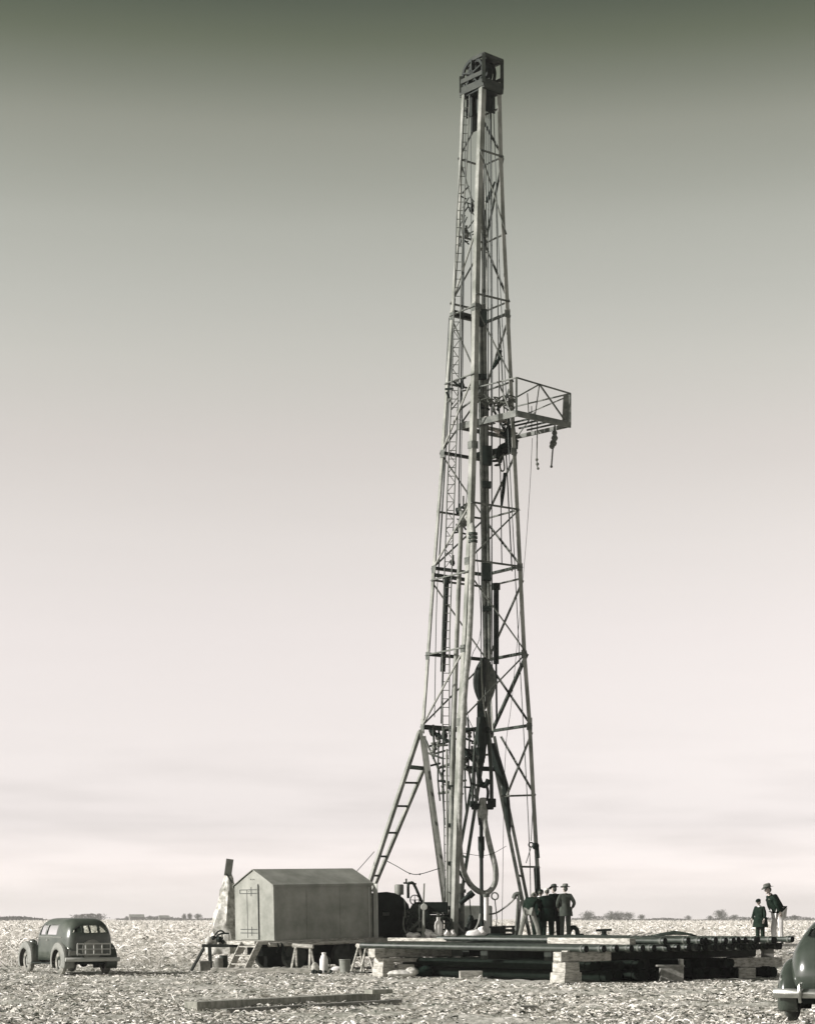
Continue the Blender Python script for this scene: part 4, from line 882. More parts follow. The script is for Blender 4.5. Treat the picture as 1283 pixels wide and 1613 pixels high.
mb.box((-.036,1.92,z),(.014,.02,.14)); mb.build('hinge','shed_dark',dr,smooth=False)
mb = MB(); mb.box((-.036,.86,1.90),(.012,.02,1.80)); mb.box((-.036,1.5,1.85),(.012,.012,1.6)); mb.build('door_seam','shed_dark',dr,smooth=False)
mb = MB(); mb.ball((-.04,1.1,2.98),.02,6); mb.ball((-.04,1.25,2.98),.02,6); mb.build('vent_holes','shed_dark',shed)
mb = MB(); mb.box((Lh/2-.2,Wd/2,z0-.06),(Lh+1.2,Wd+.1,.12)); mb.build('floor_frame','timber',shed,smooth=False,bevel=.01)
mb = MB(); mb.tube((-.3,-.10,z0-.12),(Lh+.5,-.12,z0-.12),.075,n=12); mb.tube((-1.0,Wd+.1,z0-.13),(Lh+.3,Wd+.1,z0-.13),.075,n=12); mb.build('skid_pole','timber',shed)
for x in (1.0,3.0):
    for y in (.35,Wd-.35):
        mb = MB(); mb.lathe([(.001,-.12),(.30,-.12),(.44,-.10),(.44,.10),(.30,.12),(.001,.12)],(x,y,.44),(0,1,0),22); mb.build('wheel','tyre_dark',shed)
mb = MB(); mb.box((Lh/2,Wd/2,.62),(Lh,.9,.3)); mb.box((Lh/2+.3,Wd*.62,.42),(Lh-.6,.2,.7)); mb.build('chassis','iron_black',shed,smooth=False)
mb = MB(); mb.poly(smoothpath([(.15,-.12,.9),(.2,-.2,.75),(.22,-.18,.6),(.3,-.2,.42)],3),.05,6); mb.poly(smoothpath([(.0,-.12,.9),(.02,-.2,.8),(-.05,-.2,.6)],3),.035,6); mb.box((.33,-.2,.4),(.18,.1,.12)); mb.build('chain_binding','iron_black',shed)
# steps
q = Vector((gx(388,62.6),62.6,0)); t = thing('wooden_steps','short open wooden steps leaning against the shed doorway','steps',q,SA-R(90)+R(14))
mb = MB()
for x in (-.36,.36): mb.bar((x,-.42,.02),(x,.22,.90),.045,.24)
mb.build('stringer','timber',t,smooth=False,bevel=.006)
for z,y in ((.25,-.24),(.52,-.05),(.80,.14)): 
    mb = MB(); mb.box((0,y,z),(.68,.24,.04)); mb.build('tread','timber',t,smooth=False)
# sawhorse
def sawhorse(px, D, label, rz, sc=1):
    t = thing('sawhorse', label, 'sawhorse', (gx(px,D),D,0), rz, 'sawhorses propping the trailer side')
    MB().tube((0,-.35,.80*sc),(0,.35,.84*sc),.07*sc,n=10).build('beam','timber',t)
    for sx in (-1,1):
        for sy in (-1,1): MB().bar((sx*.02,sy*.25,.78*sc),(sx*.24,sy*.32,0),.06,.05).build('leg','timber',t,smooth=False)
sawhorse(477,62.4,'rough sawhorse standing midway along the shed',R(70)); sawhorse(571,62.0,'sawhorse half hidden behind the left end of the pipe rack',R(30))
def lying(name, pa, pb, D0, D1, wd, ht, m, label, cat, z=0, grp=None):
    a_ = Vector((gx(pa,D0),D0,z+ht/2)); b_ = Vector((gx(pb,D1),D1,z+ht/2)); mb = MB(); mb.bar(a_,b_,wd,ht,up=(0,0,1))
    return single(mb,name,m,label,cat,(a_+b_)/2-Vector((0,0,ht/2)),grp,smooth=False,bevel=min(wd,ht)*.08)
lying('ground_timber',333,508,61.6,61.4,.26,.15,'timber','long pale timber lying on the ground below the shed steps','timber',grp='timbers lying under the shed')
lying('ground_timber',418,560,62.4,62.6,.16,.10,'timber','thin pale timber lying behind the sawhorse feet','timber',grp='timbers lying under the shed')
lying('ground_timber',540,600,61.5,60.6,.14,.05,'timber_dark','dark board lying right of the metal bucket','timber',grp='timbers lying under the shed')
# left end: small engine, props
q = Vector((gx(348,65),65,0)); t = thing('light_plant','small engine clutter with pipes on the bare left end of the trailer','machine',q)
mb = MB(); mb.box(P(347,1490,64.6),(1.15,.7,.10)); mb.build('shelf','timber_dark',t,world=True,smooth=False)
mb = MB(); mb.box(P(333,1484,64.5),(.36,.3,.26)); mb.ball(P(329,1482,64.4),.14,10); mb.box(P(357,1480,64.5),(.20,.3,.34)); mb.build('casing','canvas',t,world=True,bevel=.03)
mb = MB(); mb.poly(smoothpath([P(338,1474,64.4),P(343,1468,64.4),P(350,1467,64.4),P(354,1473,64.4),P(349,1480,64.4)],4),.03,6); mb.poly(smoothpath([P(345,1484,64.4),P(341,1476,64.4),P(349,1471,64.4),P(361,1471,64.4)],4),.035,6); mb.ball(P(336,1478,64.4),.09,8); mb.ball(P(345,1480,64.4),.11,8); mb.ball(P(352,1484,64.4),.08,8); mb.build('engine','iron_black',t,world=True)
mb = MB(); mb.bar(P(330,1492,64.2),(gx(332,64.2),64.2,0),.24,.10); mb.build('post','timber_dark',t,world=True,smooth=False)
mb = MB(); mb.bar(P(321,1494,64),(gx(301,63),63,.02),.07,.07); mb.build('prop','timber_dark',t,world=True,smooth=False)
for px, D, r_, h, m, lb in ((344,63.6,.16,.42,'timber_grey','grey barrel under the left end of the trailer'),(352,63.9,.15,.5,'steel_dark','dark drum behind the grey barrel')):
    q = Vector((gx(px,D),D,0)); mb = MB(); mb.lathe([(.001,0),(r_*.88,0),(r_,h*.5),(r_*.88,h),(.001,h)],q,n=18); single(mb,'barrel',m,lb,'barrel',q)
q = Vector((gx(322,63.6),63.6,0)); mb = MB(); mb.box(q+Vector((0,0,.16)),(.34,.3,.32),rz=.3); single(mb,'wooden_crate','timber_grey','small grey box beside the slanted prop','box',q,smooth=False,bevel=.01)
# canvas cone with tilted board
q = Vector((gx(352,67),67,0)); t = thing('canvas_shroud','tall mottled pale canvas shroud tapering upward behind the shed','canvas cover',q)
mb = MB(); rows = []; g = random.Random(4)
for i in range(15):
    u = i/14; z = .5+u*2.75; rr = .50*(1-u)**.8+.09; row = []
    for j in range(22):
        a_ = 2*math.pi*j/22; f_2 = 1+.10*math.sin(a_*5+u*3)+.08*math.sin(a_*9-u*8)+.10*math.sin(u*17+a_*2)+g.uniform(-.08,.08)
        row.append((u*.18+math.cos(a_)*rr*f_2, math.sin(a_)*rr*f_2, z))
    rows.append(row)
mb.grid(rows, True, True); mb.build('canvas','canvas',t)
q2 = P(357,1378,66.6); t = thing('signboard','small blank grey board tilted on a dark stick above the canvas shroud','board',P(366,1390,66.6))
mb = MB(); mb.bar(P(366,1391,66.6),P(356,1376,66.6),.05,.05); mb.build('stick','timber_dark',t,world=True,smooth=False)
mb = MB(); mb.bar(P(358.5,1380,66.6),P(362,1353.5,66.6),.25,.03,up=(.25,-1,0)); mb.build('board','steel_pale',t,world=True,smooth=False)
# cans by the shed
q = Vector((gx(510,60.9),60.9,0)); t = thing('milk_can','tall pale can with handle standing in front of the shed','can',q)
mb = MB(); mb.lathe([(.001,.02),(.12,.02),(.13,.10),(.13,.42),(.09,.54),(.06,.58),(.075,.64),(.001,.65)],q,n=20); mb.build('can','white',t,world=True)
mb = MB(); mb.poly(smoothpath([q+Vector((.10,0,.52)),q+Vector((.18,0,.45)),q+Vector((.19,0,.3)),q+Vector((.14,0,.12))],4),.015,6); mb.build('handle','steel_mid',t,world=True)
q = Vector((gx(543,60.6),60.6,0)); t = thing('metal_bucket','round grey metal bucket on the ground right of the pale can','bucket',q)
mb = MB(); mb.lathe([(.001,.01),(.15,.01),(.165,.2),(.175,.43),(.165,.43),(.14,.03),(.001,.03)],q,n=22); mb.lathe([(.176,.40),(.186,.42),(.176,.44)],q,n=22); mb.build('bucket','steel_pale',t,world=True)
q = Vector((gx(496,61.2),61.2,0)); mb = MB(); mb.ball(q+Vector((0,0,.17)),(.12,.12,.17),10); single(mb,'sack','canvas','small pale bundle left of the tall pale can','sack',q)
q = Vector((gx(531,61.8),61.8,0)); mb = MB(); mb.ball(q+Vector((0,0,.10)),(.2,.14,.1),10); single(mb,'sack','cloth_white','low white bundle between can and bucket','sack',q)
q = Vector((gx(505,60.6),60.6,0)); mb = MB(); g = random.Random(8)
for i in range(9): mb.ball(q+Vector((g.uniform(-.28,.32),g.uniform(-.1,.1),.05)),g.uniform(.05,.09),7)
single(mb,'tool_heap','iron_black','small black heap of iron tools in front of the pale can','tools',q)

# ---------------------------------------------------------------- pipe rack
E0 = Vector((4.72,51.2,0)); AX = Vector((.66,-.751,0)).normalized(); PE = Vector((.751,.66,0)).normalized()
def t_of(px):
    k = (px-CX)/F; return (k*E0.y-E0.x)/(PE.x-k*PE.y)
pipe0 = None
def pipe(px, z, label, ln=9.1, slip=0, grp='drill pipes in the lower layer'):
    global pipe0
    e = E0+PE*t_of(px); e.z = z
    e = e+AX*.10*math.sin(px*1.7)
    if pipe0 is None:
        pipe0 = thing('drill_pipe', label, 'pipe', e, 0, grp)
        mb = MB(); r_ = .078; n = 16; a_, b_ = basis(AX); rows = []
        for rr, h in ((r_*.5,-.5),(r_*.75,0),(r_*1.2,0),(r_*1.22,-.02),(r_*1.22,-.22),(r_,-.28),(r_,-ln+.2),(r_*1.15,-ln+.16),(r_*1.15,-ln),(.001,-ln)):
            rows.append([AX*h+(a_*math.cos(t_)+b_*math.sin(t_))*rr for t_ in (2*math.pi*k/n for k in range(n))])
        mb.grid(rows[2:], True); mb.build('tube','pipe',pipe0)
        m2 = MB(); m2.grid(rows[:3], True, True); m2.build('bore','pipe_inside',pipe0)
        m3 = MB(); m3.lathe([(r_*1.2,-.03),(r_*1.36,-.03),(r_*1.36,.03),(r_*1.2,.03)], AX*-.12, AX, 16); m3.build('thread_ring','steel_mid',pipe0)
        return pipe0
    o = copy_tree(pipe0); o.location = e; o['label'] = label; o['group'] = grp; return o
low = [927,950,975,991,1015,1031,1050,1066,1080,1098,1112,1121,1136,1150,1166,1183,1196,1211,1229]
upp = [1043,1083,1103,1115,1124,1139,1155,1167,1178,1188,1197,1213,1223,1252]
ordn = ['first','second','third','fourth','fifth','sixth','seventh','eighth','ninth','tenth','eleventh','twelfth','thirteenth','fourteenth','fifteenth','sixteenth','seventeenth','eighteenth','nineteenth']
for i, px in enumerate(low): pipe(px, .90, 'dark drill pipe, %s from the front of the lower layer on the rack' % ordn[i])
for i, px in enumerate(upp): pipe(px, 1.085+.01*math.sin(i*2), 'dark drill pipe, %s from the front of the upper layer on the rack' % ordn[i], grp='drill pipes in the upper layer')
# spacers between layers
for s_, lb in ((1.4,'right'),(7.4,'left')):
    a_ = E0+PE*t_of(1030)-AX*s_; b_ = E0+PE*9.2-AX*s_; mb = MB(); mb.bar(a_+Vector((0,0,.992)),b_+Vector((0,0,.992)),.10,.022,up=(0,0,1)); single(mb,'spacer_board','timber_dark','flat dark spacer board between pipe layers near their %s ends'%lb,'board',(a_+b_)/2+Vector((0,0,.98)),'spacer boards in the pipe rack',smooth=False)
# cross timbers on block stacks; the long ones carry the rack's shade as dark colour
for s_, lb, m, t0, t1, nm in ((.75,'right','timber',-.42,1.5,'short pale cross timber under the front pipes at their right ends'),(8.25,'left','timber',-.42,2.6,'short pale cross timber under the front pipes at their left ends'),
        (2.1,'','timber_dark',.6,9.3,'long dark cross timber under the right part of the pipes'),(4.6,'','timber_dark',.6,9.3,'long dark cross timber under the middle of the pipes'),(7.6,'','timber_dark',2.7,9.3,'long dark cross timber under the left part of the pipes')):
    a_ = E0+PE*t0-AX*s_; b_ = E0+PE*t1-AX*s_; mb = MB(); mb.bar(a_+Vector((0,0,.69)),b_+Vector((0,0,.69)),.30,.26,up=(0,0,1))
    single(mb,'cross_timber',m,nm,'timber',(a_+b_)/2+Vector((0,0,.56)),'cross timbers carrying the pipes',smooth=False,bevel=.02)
bk = 0
def block(p, size, z, label, rz=0, m='timber', grp='timber blocks under the rack'):
    q = Vector((p.x,p.y,z)); mb = MB(); mb.box(q+Vector((0,0,size[2]/2)),size,rz=rz); gg = random.Random(label); mb.v = [(v[0]+gg.uniform(-.02,.02),v[1]+gg.uniform(-.02,.02),v[2]+gg.uniform(-.008,.004)) for v in mb.v]; return single(mb,'timber_block',m,label,'block',q,grp,smooth=False,bevel=.015)
ang = math.atan2(PE.y,PE.x)
st1 = E0-PE*.10-AX*.75
block(st1,(.62,.55,.28),0,'lowest and widest block of the stack under the right front of the rack',ang); block(st1,(.56,.48,.27),.281,'upper block of the stack under the right front of the rack',ang+.03)
block(E0-PE*.05-AX*.75+Vector((0,0,0)),(.2,.22,.035),.822,'thin wedge on top of the right front cross timber',ang)
st2 = E0+PE*.05-AX*8.25
block(st2,(.5,.5,.28),0,'lowest block of the stack under the left front of the rack',ang); block(st2,(.42,.44,.27),.281,'upper block of the stack under the left front of the rack',ang)
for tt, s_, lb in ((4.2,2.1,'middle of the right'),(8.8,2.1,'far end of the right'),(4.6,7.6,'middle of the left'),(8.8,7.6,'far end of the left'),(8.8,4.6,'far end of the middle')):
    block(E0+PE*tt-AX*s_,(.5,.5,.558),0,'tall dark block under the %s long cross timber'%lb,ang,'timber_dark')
block(Vector((gx(741,55.5),55.5,0)),(.66,.34,.22),0,'lone pale block lying under the pipes between the two front stacks',.1)
q = Vector((gx(1057,53.2),53.2,0)); t = thing('notched_block','grey notched timber block on the ground in front of the rack','block',q)
mb = MB(); mb.box((0,0,.20),(.62,.35,.40)); mb.box((.26,0,.50),(.10,.33,.20)); mb.box((-.04,0,.42),(.74,.40,.05)); mb.build('block','timber_grey',t,smooth=False,bevel=.01)
lying('support_timber',600,722,57.2,58.8,.25,.12,'timber','pale timber jutting to the right out of the left front stack','timber',z=.42)
lying('support_timber',1145,1226,56.5,57.8,.3,.28,'timber','broad pale timber showing beneath the right end of the pipes','timber',z=.28)
q = Vector((gx(1172,56.0),56.0,0)); block(q,(.5,.4,.30),0,'pale block beneath the right end timber',.2)
lying('support_timber',1093,1143,57.5,57.0,.22,.05,'timber','thin pale board in the gap beneath the right pipes','board',z=.42)
q = Vector((gx(638,57.6),57.6,0)); block(q,(.45,.35,.36),0,'small pale box right of the left front stack',.2)
q = Vector((gx(632,56.8),56.8,0)); mb = MB(); mb.ball(q+Vector((0,0,.10)),(.42,.25,.12),12); mb.ball(q+Vector((.3,0,.16)),(.2,.2,.14),10); single(mb,'sack','canvas','crumpled pale sack at the foot of the left front stack','sack',q)
q = Vector((gx(664,57.5),57.5,0)); mb = MB(); mb.ball(q+Vector((0,0,.13)),(.36,.25,.15),12); mb.ball(q+Vector((.15,-.1,.22)),(.2,.2,.12),9); single(mb,'sack','cloth_black','dark crumpled cloth heap right of the pale sack','cloth heap',q)
# added layer of black pipes standing in for the deep shade beneath
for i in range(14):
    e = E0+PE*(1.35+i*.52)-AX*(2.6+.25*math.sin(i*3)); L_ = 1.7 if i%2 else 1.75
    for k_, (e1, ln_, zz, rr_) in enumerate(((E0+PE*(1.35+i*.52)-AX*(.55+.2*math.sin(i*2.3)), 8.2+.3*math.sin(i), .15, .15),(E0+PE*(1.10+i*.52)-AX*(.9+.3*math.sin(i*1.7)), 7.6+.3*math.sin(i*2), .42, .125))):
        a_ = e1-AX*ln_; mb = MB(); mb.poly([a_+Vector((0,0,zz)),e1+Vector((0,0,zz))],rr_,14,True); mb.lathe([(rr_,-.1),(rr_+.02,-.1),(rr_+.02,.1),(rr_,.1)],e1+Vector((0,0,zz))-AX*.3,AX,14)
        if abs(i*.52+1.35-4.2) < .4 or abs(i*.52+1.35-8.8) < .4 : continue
        single(mb,'shade_fill_pipe','casing',('added black pipe on the ground, filling in shade under the rack, %s from the front' if k_ == 0 else 'added black pipe in the second row up, filling in shade under the rack, %s from the front')%ordn[i],'pipe',(a_+e1)/2,'black pipes added as shade under the rack')
for pa,pb,D0,D1,wd,ht,z,m,lb in ((614,706,61.0,59.6,.24,.10,1.0,'timber','pale plank lying over the left ends of the pipes'),(866,996,55.7,53.3,.24,.17,.985,'timber','broad pale plank lying across the pipes behind the right front stack')):
    lying('plank',pa,pb,D0,D1,wd,ht,m,lb,'plank',z=z,grp='planks laid over the pipes')
q = P(1062,1474,56); mb = MB(); g = random.Random(1)
pr = [(-.62,0),(-.42,.05),(-.2,.09),(0,.13),(.25,.09),(.45,.05),(.55,0)]
mb.grid([[q+Vector((x,y,z*s_)) for x, z in pr] for y, s_ in ((-.5,.3),(-.2,.9),(.1,1),(.5,.4))])
mb2 = single(mb,'tarpaulin','steel_dark','dark crumpled sheet spread on top of the upper pipes','tarpaulin',q,solid=.03)
for i,(a_,b_) in enumerate((((992,1476),(1013,1469)),((1006,1476),(1027,1469)))):
    mb = MB(); mb.bar(P(*a_,58),P(*b_,58),.08,.03); single(mb,'loose_board','timber_grey',['left','right'][i]+' of two loose boards sticking up left of the dark sheet','board',P(*a_,58),smooth=False)
# back walkway where boy and man stand
t = thing('walkway','plank walkway on posts behind the pipes at the right','walkway',(gx(1208,59.3),59.3,0))
mb = MB(); mb.box((0,0,.895),(2.6,.7,.07)); mb.build('planks','timber_grey',t,smooth=False)
for x in (-1.1,0,1.1): 
    mb = MB(); mb.box((x,0,.43),(.3,.5,.86)); mb.build('post','timber_grey',t,smooth=False)
# curved hose, valve right of the men
rope([P(895,1476,66),P(897,1466,66),P(902,1461,66),P(908,1465,66),P(910,1474,66),P(919,1474,66)],.085,'thick black hose curving up off the floor right of the suited man',name='hose',m='iron_black',cat='hose')
q = P(951,1477,66); t = thing('floor_valve','black floor valve with flat handle bar right of the curved hose','valve',q)
mb = MB(); mb.bar(P(938,1466,66),P(963,1465,66),.09,.08); mb.build('handle','iron_black',t,world=True)
mb = MB(); mb.lathe([(.001,0),(.17,0),(.15,.10),(.08,.18),(.09,.26),(.001,.28)],q-Vector((0,0,.05)),n=14); mb.build('body','iron_black',t,world=True)
t = thing('side_walk','low timber walkway running right from the rig floor','walkway',(gx(925,67),67,0))
mb = MB(); mb.box((gx(925,67)*0,0,.93),(3.4,1.2,.10)); mb.build('planks','timber_grey',t,smooth=False)
for x in (-1.4,0,1.4):
    mb = MB(); mb.box((x,0,.44),(.25,.9,.88)); mb.build('post','timber_dark',t,smooth=False)
# foreground timbers
lying('long_beam',300,590,36.6,41.0,.34,.19,'beam_grey','long grey beam lying in the husks in the foreground','beam',z=-.04)
lying('long_beam',352,628,35.4,39.6,.16,.09,'timber_grey','narrower grey beam alongside the near edge of the long one','beam',z=-.02)
lying('short_block',580,612,40.2,40.6,.24,.09,'beam_grey','short weathered block at the right end of the foreground beams','block',z=.153)
lying('short_block',816,842,36.6,36.7,.2,.08,'timber_grey','small grey board bit lying in the husks right of center foreground','board')

# ---------------------------------------------------------------- people
GR = 'men standing on the rig floor'
y0 = 65.7
person('person','person bending over with feet wide apart, dark jacket, light cap and grey trousers',(gx(833,y0),y0,FLOOR),R(-20),1.74,lean=.85,headpitch=.1,arms=[((-.12,.10,-.25),(-.04,.22,-.12)),((.08,.18,-.22),(.02,.2,-.12))],
  legs=[((-.15,.05,-.42),(-.10,-.04,-.44)),((.15,.05,-.42),(.12,-.04,-.44))],top='cloth_dark',bottom='cloth_work',hat='cap',hatmat='canvas',group=GR,bulk=1.12)
person('person','person with white scarf half hidden behind the bending man',(gx(846,66.6),66.6,FLOOR),R(-30),1.66,lean=.35,headpitch=.1,top='cloth_black',bottom='cloth_black',hat='cap',hatmat='cloth_dark',scarf='cloth_white',group=GR)
person('person','person in broad dark coat with light cap seen from behind',(gx(862,65.9),65.9,FLOOR),R(5),1.66,lean=.18,headpitch=.15,arms=[((-.10,.08,-.26),(.02,.22,-.12)),((.10,.06,-.26),(-.02,.2,-.14))],top='cloth_black',bottom='cloth_black',hat='cap',hatmat='canvas',group=GR,bulk=1.28,coatlen=.35)
person('person','person in long dark coat and dark hat tilted to the left',(gx(874,66.3),66.3,FLOOR),R(15),1.74,lean=.12,headpitch=.1,headyaw=.5,arms=[((-.10,.05,-.26),(.02,.2,-.14)),((.11,-.02,-.27),(.0,.1,-.22))],top='cloth_black',bottom='cloth_black',hat='fedora',hatmat='felt_dark',group=GR,bulk=1.18,coatlen=.25)
person('person','person in grey suit and grey hat with hands in pockets seen from behind',(gx(890,65.9),65.9,FLOOR),R(8),1.74,headyaw=.35,arms=[((-.12,-.06,-.25),(.05,.12,-.19)),((.13,-.08,-.25),(-.06,.12,-.18))],top='cloth_suit',bottom='cloth_suit',hat='fedora',hatmat='felt',group=GR,coatlen=.2,bulk=1.08)
person('person','boy in dark coat and cap looking down at the pipes',(gx(1197,59.3),59.3,.93),R(138),1.35,lean=.14,headpitch=.18,scarf='cloth_white',arms=[((-.09,.02,-.27),(-.02,.10,-.2)),((.09,.02,-.27),(.02,.10,-.2))],top='cloth_dark',bottom='cloth_dark',hat='cap',hatmat='cloth_black',coatlen=.28,bulk=1.4)
person('person','person stooping in dark jacket, white trousers and grey hat',(gx(1226,59.3),59.3,.93),R(108),1.84,lean=.64,headpitch=-.38,arms=[((-.09,-.08,-.25),(.04,-.10,-.20)),((.09,-.08,-.25),(-.04,-.10,-.20))],legs=[((-.04,.03,-.44),(-.02,-.04,-.42)),((.04,.10,-.43),(.02,-.04,-.42))],top='cloth_dark',bottom='cloth_white',hat='fedora',hatmat='felt',bulk=1.38)
pm = P(806,676,69.1); 
person('person','person in dark clothes perched under the high platform beside the derrick leg',(gx(806,69.1),69.1,P(0,700,69.1).z-.93),R(70),1.86,lean=.15,headpitch=.25,arms=[((-.05,.12,-.24),(0,.2,.08)),((.05,.15,-.22),(0,.22,.1))],
  legs=[((-.04,.40,-.12),(-.02,.06,-.40)),((.04,.38,-.18),(.02,.10,-.40))],top='cloth_black',bottom='cloth_black',hat='cap',hatmat='cloth_dark',bulk=1.35)

# ---------------------------------------------------------------- cars
def sgnp(a, e): return math.copysign(abs(a)**e, a)
def sedan(name, label, loc, rz, paint, kind):
    t = thing(name, label, 'car', loc, rz)
    fast = kind == 'fastback'
    # cabin shell with real window openings
    a = 1.45; yc = -.62; zb, zt2 = .42, 1.70 if not fast else 1.78; nu, nv = 150, 120
    rows = []
    for i in range(nu+1):
        ph = -math.pi/2+math.pi*i/nu; yy = sgnp(math.sin(ph), .30 if not fast else .42); rr = abs(math.cos(ph))**(.30 if not fast else .42)
        row = []
        for j in range(nv+1):
            th = math.pi*j/nv; eo = .42 if not fast else .58; cx = sgnp(math.cos(th), eo); cz = abs(math.sin(th))**eo
            x = (.75 if not fast else .69)*cx*rr; z = zb+(zt2-zb)*cz*rr
            h = max(0, (z-1.12)/.6)
            x *= 1-(.10 if not fast else .20)*h
            y = yc+a*yy
            if yy < 0: y += (.12 if not fast else .62)*h*h*(-yy)+(.03*h if not fast else .22*h)*(-yy) 
            else: y -= .18*h*yy
            if fast and z < 1.12 and yy < 0: y -= .10*math.sin(math.pi*(z-.42)/.7)*(-yy)
            row.append((x, y, z))
        rows.append(row)
    def is_win(c, nrm):
        x, y, z = c
        if abs(nrm[1]) < .75 and abs(nrm[0]) > .35:
            if not (1.20 < z < 1.50): return 0
            for k, (a0, a1) in enumerate(((-1.0,-.22),(-.12,.45),(-1.6,-1.1) if x > 0 else (9,9)) if not fast else ((-1.62,-1.05),(-.95,-.20),(-.10,.52))):
                if a0 < y < a1:
                    if fast and k == 0 and (y-a0) < .18 and z > 1.30+.6*(y-a0)+.06: return 0
                    return 1
        elif nrm[1] < -.3:
            if fast: 
                return 3 if (abs((abs(x)-.23)/.18)**2.6+abs((z-1.46)/.085)**2.6 < 1) else 0
            if 1.27 < z < 1.50:
                if abs(x) < .21 and abs(x) > .008: return 3
                if .29 < abs(x) < .56 and (z-1.27)/.20 < 1-((abs(x)-.29)/.28)**2*.95: return 3
        elif nrm[1] > .3:
            if 1.22 < z < 1.50 and .03 < abs(x) < .50: return 2
        return 0
    body = MB(); win = {}
    for i in range(nu):
        for j in range(nv):
            p = [Vector(rows[i][j]), Vector(rows[i][j+1]), Vector(rows[i+1][j+1]), Vector(rows[i+1][j])]
            n = (p[2]-p[0]).cross(p[3]-p[1]); 
            if n.length < 1e-9: k = 0
            else:
                n.normalize(); c = (p[0]+p[1]+p[2]+p[3])/4
                if n.dot(Vector((c.x, c.y-yc, c.z-1))) < 0: n = -n
                k = is_win(c, n)
            if k:
                c_ = (c.x > 0, abs(c.x) > .25, k if k != 1 else 10+int((c.y > -1.0))+int(c.y > -.15)); win.setdefault(c_, MB())
                w_ = win[c_]; o = len(w_.v); w_.v += [tuple(q-n*.012) for q in p]; w_.f.append((o,o+1,o+2,o+3))
            else:
                body.f.append((i*(nv+1)+j, i*(nv+1)+j+1, (i+1)*(nv+1)+j+1, (i+1)*(nv+1)+j))
    body.v = [p for r_ in rows for p in r_]
    bo = body.build('body', paint, t, solid=.03)
    for k, w_ in win.items(): w_.build('window', 'glass', bo)
    for sx in (-1,1):
        md_ = MB(); md_.tube((sx*.752,-1.55,1.13),(sx*.752,.55,1.13),.014,n=6); md_.build('belt_moulding', 'chrome' if fast else 'dust', bo)
        for y_ in (-1.08,-.17,.62):
            ds = MB(); ds.box((sx*.751,y_,.80),(.012,.018,.62)); ds.build('door_gap','iron_black',bo,smooth=False)
        for y_ in (-.30,.50):
            dh = MB(); dh.bar((sx*.775,y_-.12,1.04),(sx*.775,y_,1.04),.02,.025); dh.build('door_handle','chrome',bo)
    # hood
    hd_ = MB(); hr_ = []
    for y, wv, zt_ in ((.62,.60,1.20),(.9,.52,1.20),(1.4,.42,1.14),(1.9,.33,1.06),(2.12,.26,1.0),(2.2,.12,.9)):
        hr_.append([(wv*sgnp(math.cos(th),.7), y, .42+(zt_-.42)*abs(math.sin(th))**.55) for th in (math.pi*j/24 for j in range(25))])
    hd_.grid(hr_, False); hd_.build('hood', paint, t, solid=.02)
    ch = MB(); ch.box((0,.05,.45),(1.1,4.0,.14)); ch.tube((-.7,-1.42,.36),(.7,-1.42,.36),.05); ch.tube((-.7,1.5,.36),(.7,1.5,.36),.04); ch.ball((0,-1.42,.36),.14,10); ch.box((0,-1.9,.38),(.9,.25,.12)); ch.build('chassis','iron_black',t)
    # fenders: arched shells
    for sx in (-1,1):
        for yw, Rr, rear in ((-1.42,.47 if not fast else .54,1),(1.5,.47,0)):
            f = MB(); fr = []
            a0, a1 = (R(-25), R(200)) if rear else (R(-35), R(190))
            for i in range(29):
                th = a0+(a1-a0)*i/28; row = []
                rt = Rr*(1+.10*math.sin(th)); tail = 0
                # front of the arch is at th=0 (towards +y), back at th=180
                back = max(0, math.cos(math.pi-th))
                for j in range(11):
                    v = j/10; xo = sx*(.50+.37*math.sin(v*math.pi*.5))
                    crown = .07*math.sin(math.pi*min(1, v*1.0))-(.13*max(0, v-.72)/.28 if not fast else .36*max(0, (v-.25)/.75)**2)
                    r2 = rt+crown
                    yy = yw+math.cos(th)*r2*(1.22 if (rear and th > math.pi/2) or (not rear and th < math.pi/2) else 1.12); zz = .36+math.sin(th)*r2*1.05
                    row.append((xo, yy, max(zz, .20)))
                fr.append(row)
            f.grid(fr); f.build('fender', ('dust' if not fast and sx < 0 else paint), t, solid=.02)
            wh = MB(); cx = sx*.70; wh.lathe([(.20,-.07),(.30,-.085),(.355,-.05),(.365,0),(.355,.05),(.30,.085),(.20,.07)],(cx,yw,.365),(1,0,0),28)
            wo = wh.build('wheel', 'tyre_dark' if fast else 'tyre', t)
            hb = MB(); hb.lathe([(.21,.03),(.17,.05),(.10,.03),(.08,.08),(.001,.09)] if sx > 0 else [(.21,-.03),(.17,-.05),(.10,-.03),(.08,-.08),(.001,-.09)],(cx,yw,.365),(1,0,0),20); hb.build('hub_cap','chrome' if fast else 'dust',wo)
        rb = MB(); rb.box((sx*.74,.04,.33),(.22,1.75,.04)); rb.build('running_board','iron_black',t,bevel=.01)
        hl = MB(); hl.ball((sx*.50,1.72,.92),(.13,.17,.13),12); hl.tube((sx*.50,1.72,.8),(sx*.42,1.7,.6),.03); ho = hl.build('headlight', 'chrome', t)
        ln = MB(); ln.lathe([(.12,0),(.08,.04),(.001,.05)],(sx*.50,1.84,.92),(0,1,0),14); ln.build('lens','lamp',ho)
        tl = MB(); tl.ball((sx*(.78 if fast else .70),-1.98 if fast else -2.02,.80 if not fast else .70),(.035,.05,.085 if fast else .04),10); tl.build('tail_light','chrome',t)
    bp = MB(); zc_ = .50 if fast else .47; yb = -2.34
    br = []
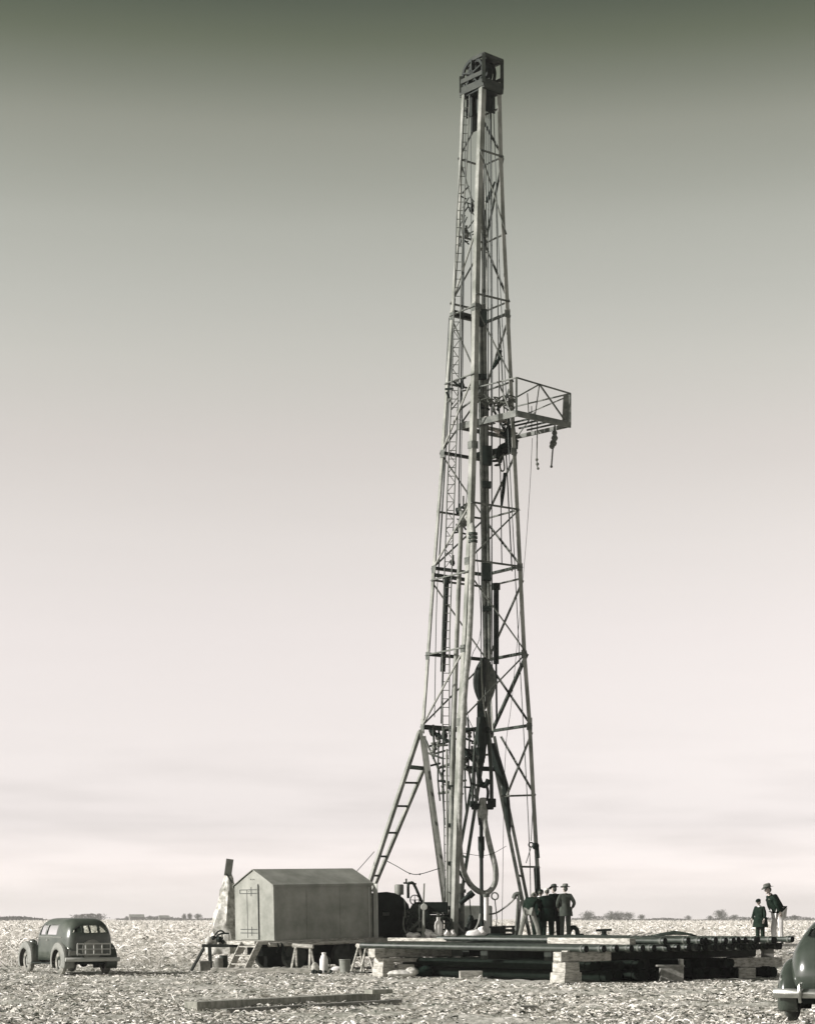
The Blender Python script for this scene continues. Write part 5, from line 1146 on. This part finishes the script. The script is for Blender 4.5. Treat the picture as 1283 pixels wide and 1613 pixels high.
    for i in range(25):
        u = -1+2*i/24; x = u*.86; y = yb+.14*abs(u)**3; hh = .075 if fast else .06
        br.append([(x,y,zc_-hh),(x,y-.035,zc_-hh*.4),(x,y-.04,zc_),(x,y-.035,zc_+hh*.4),(x,y,zc_+hh),(x,y+.02,zc_+hh),(x,y+.02,zc_-hh)])
    bp.grid(br, True, True); bpo = bp.build('bumper','chrome' if fast else 'shed_trim',t)
    ir = MB(); ir.bar((-.45,-2.3,.46),(-.45,-1.7,.45),.06,.04); ir.bar((.45,-2.3,.46),(.45,-1.7,.45),.06,.04); ir.build('bumper_iron','iron_black',bpo)
    if fast:
        for sx in (-1,1):
            gd = MB(); gd.poly(smoothpath([(sx*.40,-2.36,.36),(sx*.40,-2.42,.5),(sx*.40,-2.39,.66)],4),[.03]*4+[.035]*4+[.02],8); gd.build('bumper_guard','chrome',bpo)
        tk = MB(); rows = []
        for i in range(9):
            u = i/8; rows.append([(.42*math.cos(a_)*math.sin(math.pi*(.1+.8*u))**.4, -1.75-.42*math.sin(math.pi*u*.8+.35), .55+.55*u) for a_ in (math.pi*j/14 for j in range(15))])
        hn = MB(); hn.bar((-.06,-2.12,.98),(.06,-2.12,.98),.03,.03); hn.build('trunk_handle','chrome',t)
    else:
        rk = MB(); 
        for z in (.62,.94): rk.bar((-.52,-2.30,z),(.52,-2.30,z),.035,.04)
        for x in (-.52,-.26,0,.26,.52): rk.bar((x,-2.30,.62),(x,-2.30,.94),.035,.03)
        rk.bar((-.50,-2.30,.78),(.50,-2.30,.78),.025,.03)
        for x in (-.45,.45): rk.bar((x,-2.28,.64),(x,-1.95,.60),.03,.03)
        rk.build('luggage_rack','shed_trim',t,smooth=False)
        tr = MB(); tr.lathe([(.001,-.08),(.28,-.08),(.31,-.03),(.31,.05),(.001,.08)],(0,-2.10,.76),(0,-1,0),24); tr.build('spare_wheel_cover','dust',t)
        pl_ = MB(); pl_.box((-.62,-2.2,.66),(.26,.02,.13)); pl_.build('number_plate','dust',t,smooth=False)
        st_ = MB(); st_.lathe([(.16,-.01),(.185,-.01),(.185,.01),(.16,.01),(.16,-.01)],(-.33,.12,1.16),(0,-.8,.6),20); st_.bar((-.5,.12,1.16),(-.16,.12,1.16),.02,.02); st_.build('steering_wheel','iron_black',t)
    se = MB(); se.box((0,-.35,.76),(1.2,.16,.5)); se.box((0,-1.25,.74),(1.2,.18,.5)); se.build('seats','cloth_dark',t,bevel=.04)
    return t
rr = Vector((gx(148,58.9),58.9,0)); yaw = R(30); fwd = Vector((-math.sin(yaw), math.cos(yaw), 0))
sedan('parked_car','dusty dark old sedan with luggage rack parked at the left in the cornfield', rr+fwd*2.3, yaw, 'paint_car', 'sedan')
yaw = R(-22); fwd = Vector((-math.sin(yaw), math.cos(yaw), 0)); rr = Vector((gx(1213,31.6)+.83,31.3,0))
sedan('parked_car','smooth dark grey sedan with chrome bumper cut off by the right edge', rr+fwd*2.3, yaw, 'paint_car2', 'fastback')

# ---------------------------------------------------------------- thin winter haze
hz = MB(); hz.box((0,0,19),(8100,8100,40)); hm = bpy.data.materials.new('haze'); hm.use_nodes = True; t_ = hm.node_tree; t_.nodes.clear()
ho_ = t_.nodes.new('ShaderNodeOutputMaterial'); pv = t_.nodes.new('ShaderNodeVolumePrincipled'); pv.inputs['Color'].default_value = (.92,.90,.88,1); pv.inputs['Density'].default_value = .00022; pv.inputs['Anisotropy'].default_value = .2
t_.links.new(pv.outputs[0], ho_.inputs['Volume'])
o = hz.build('haze', hm, smooth=False); tag(o, 'thin pale haze lying over the whole field', 'haze', kind='stuff')
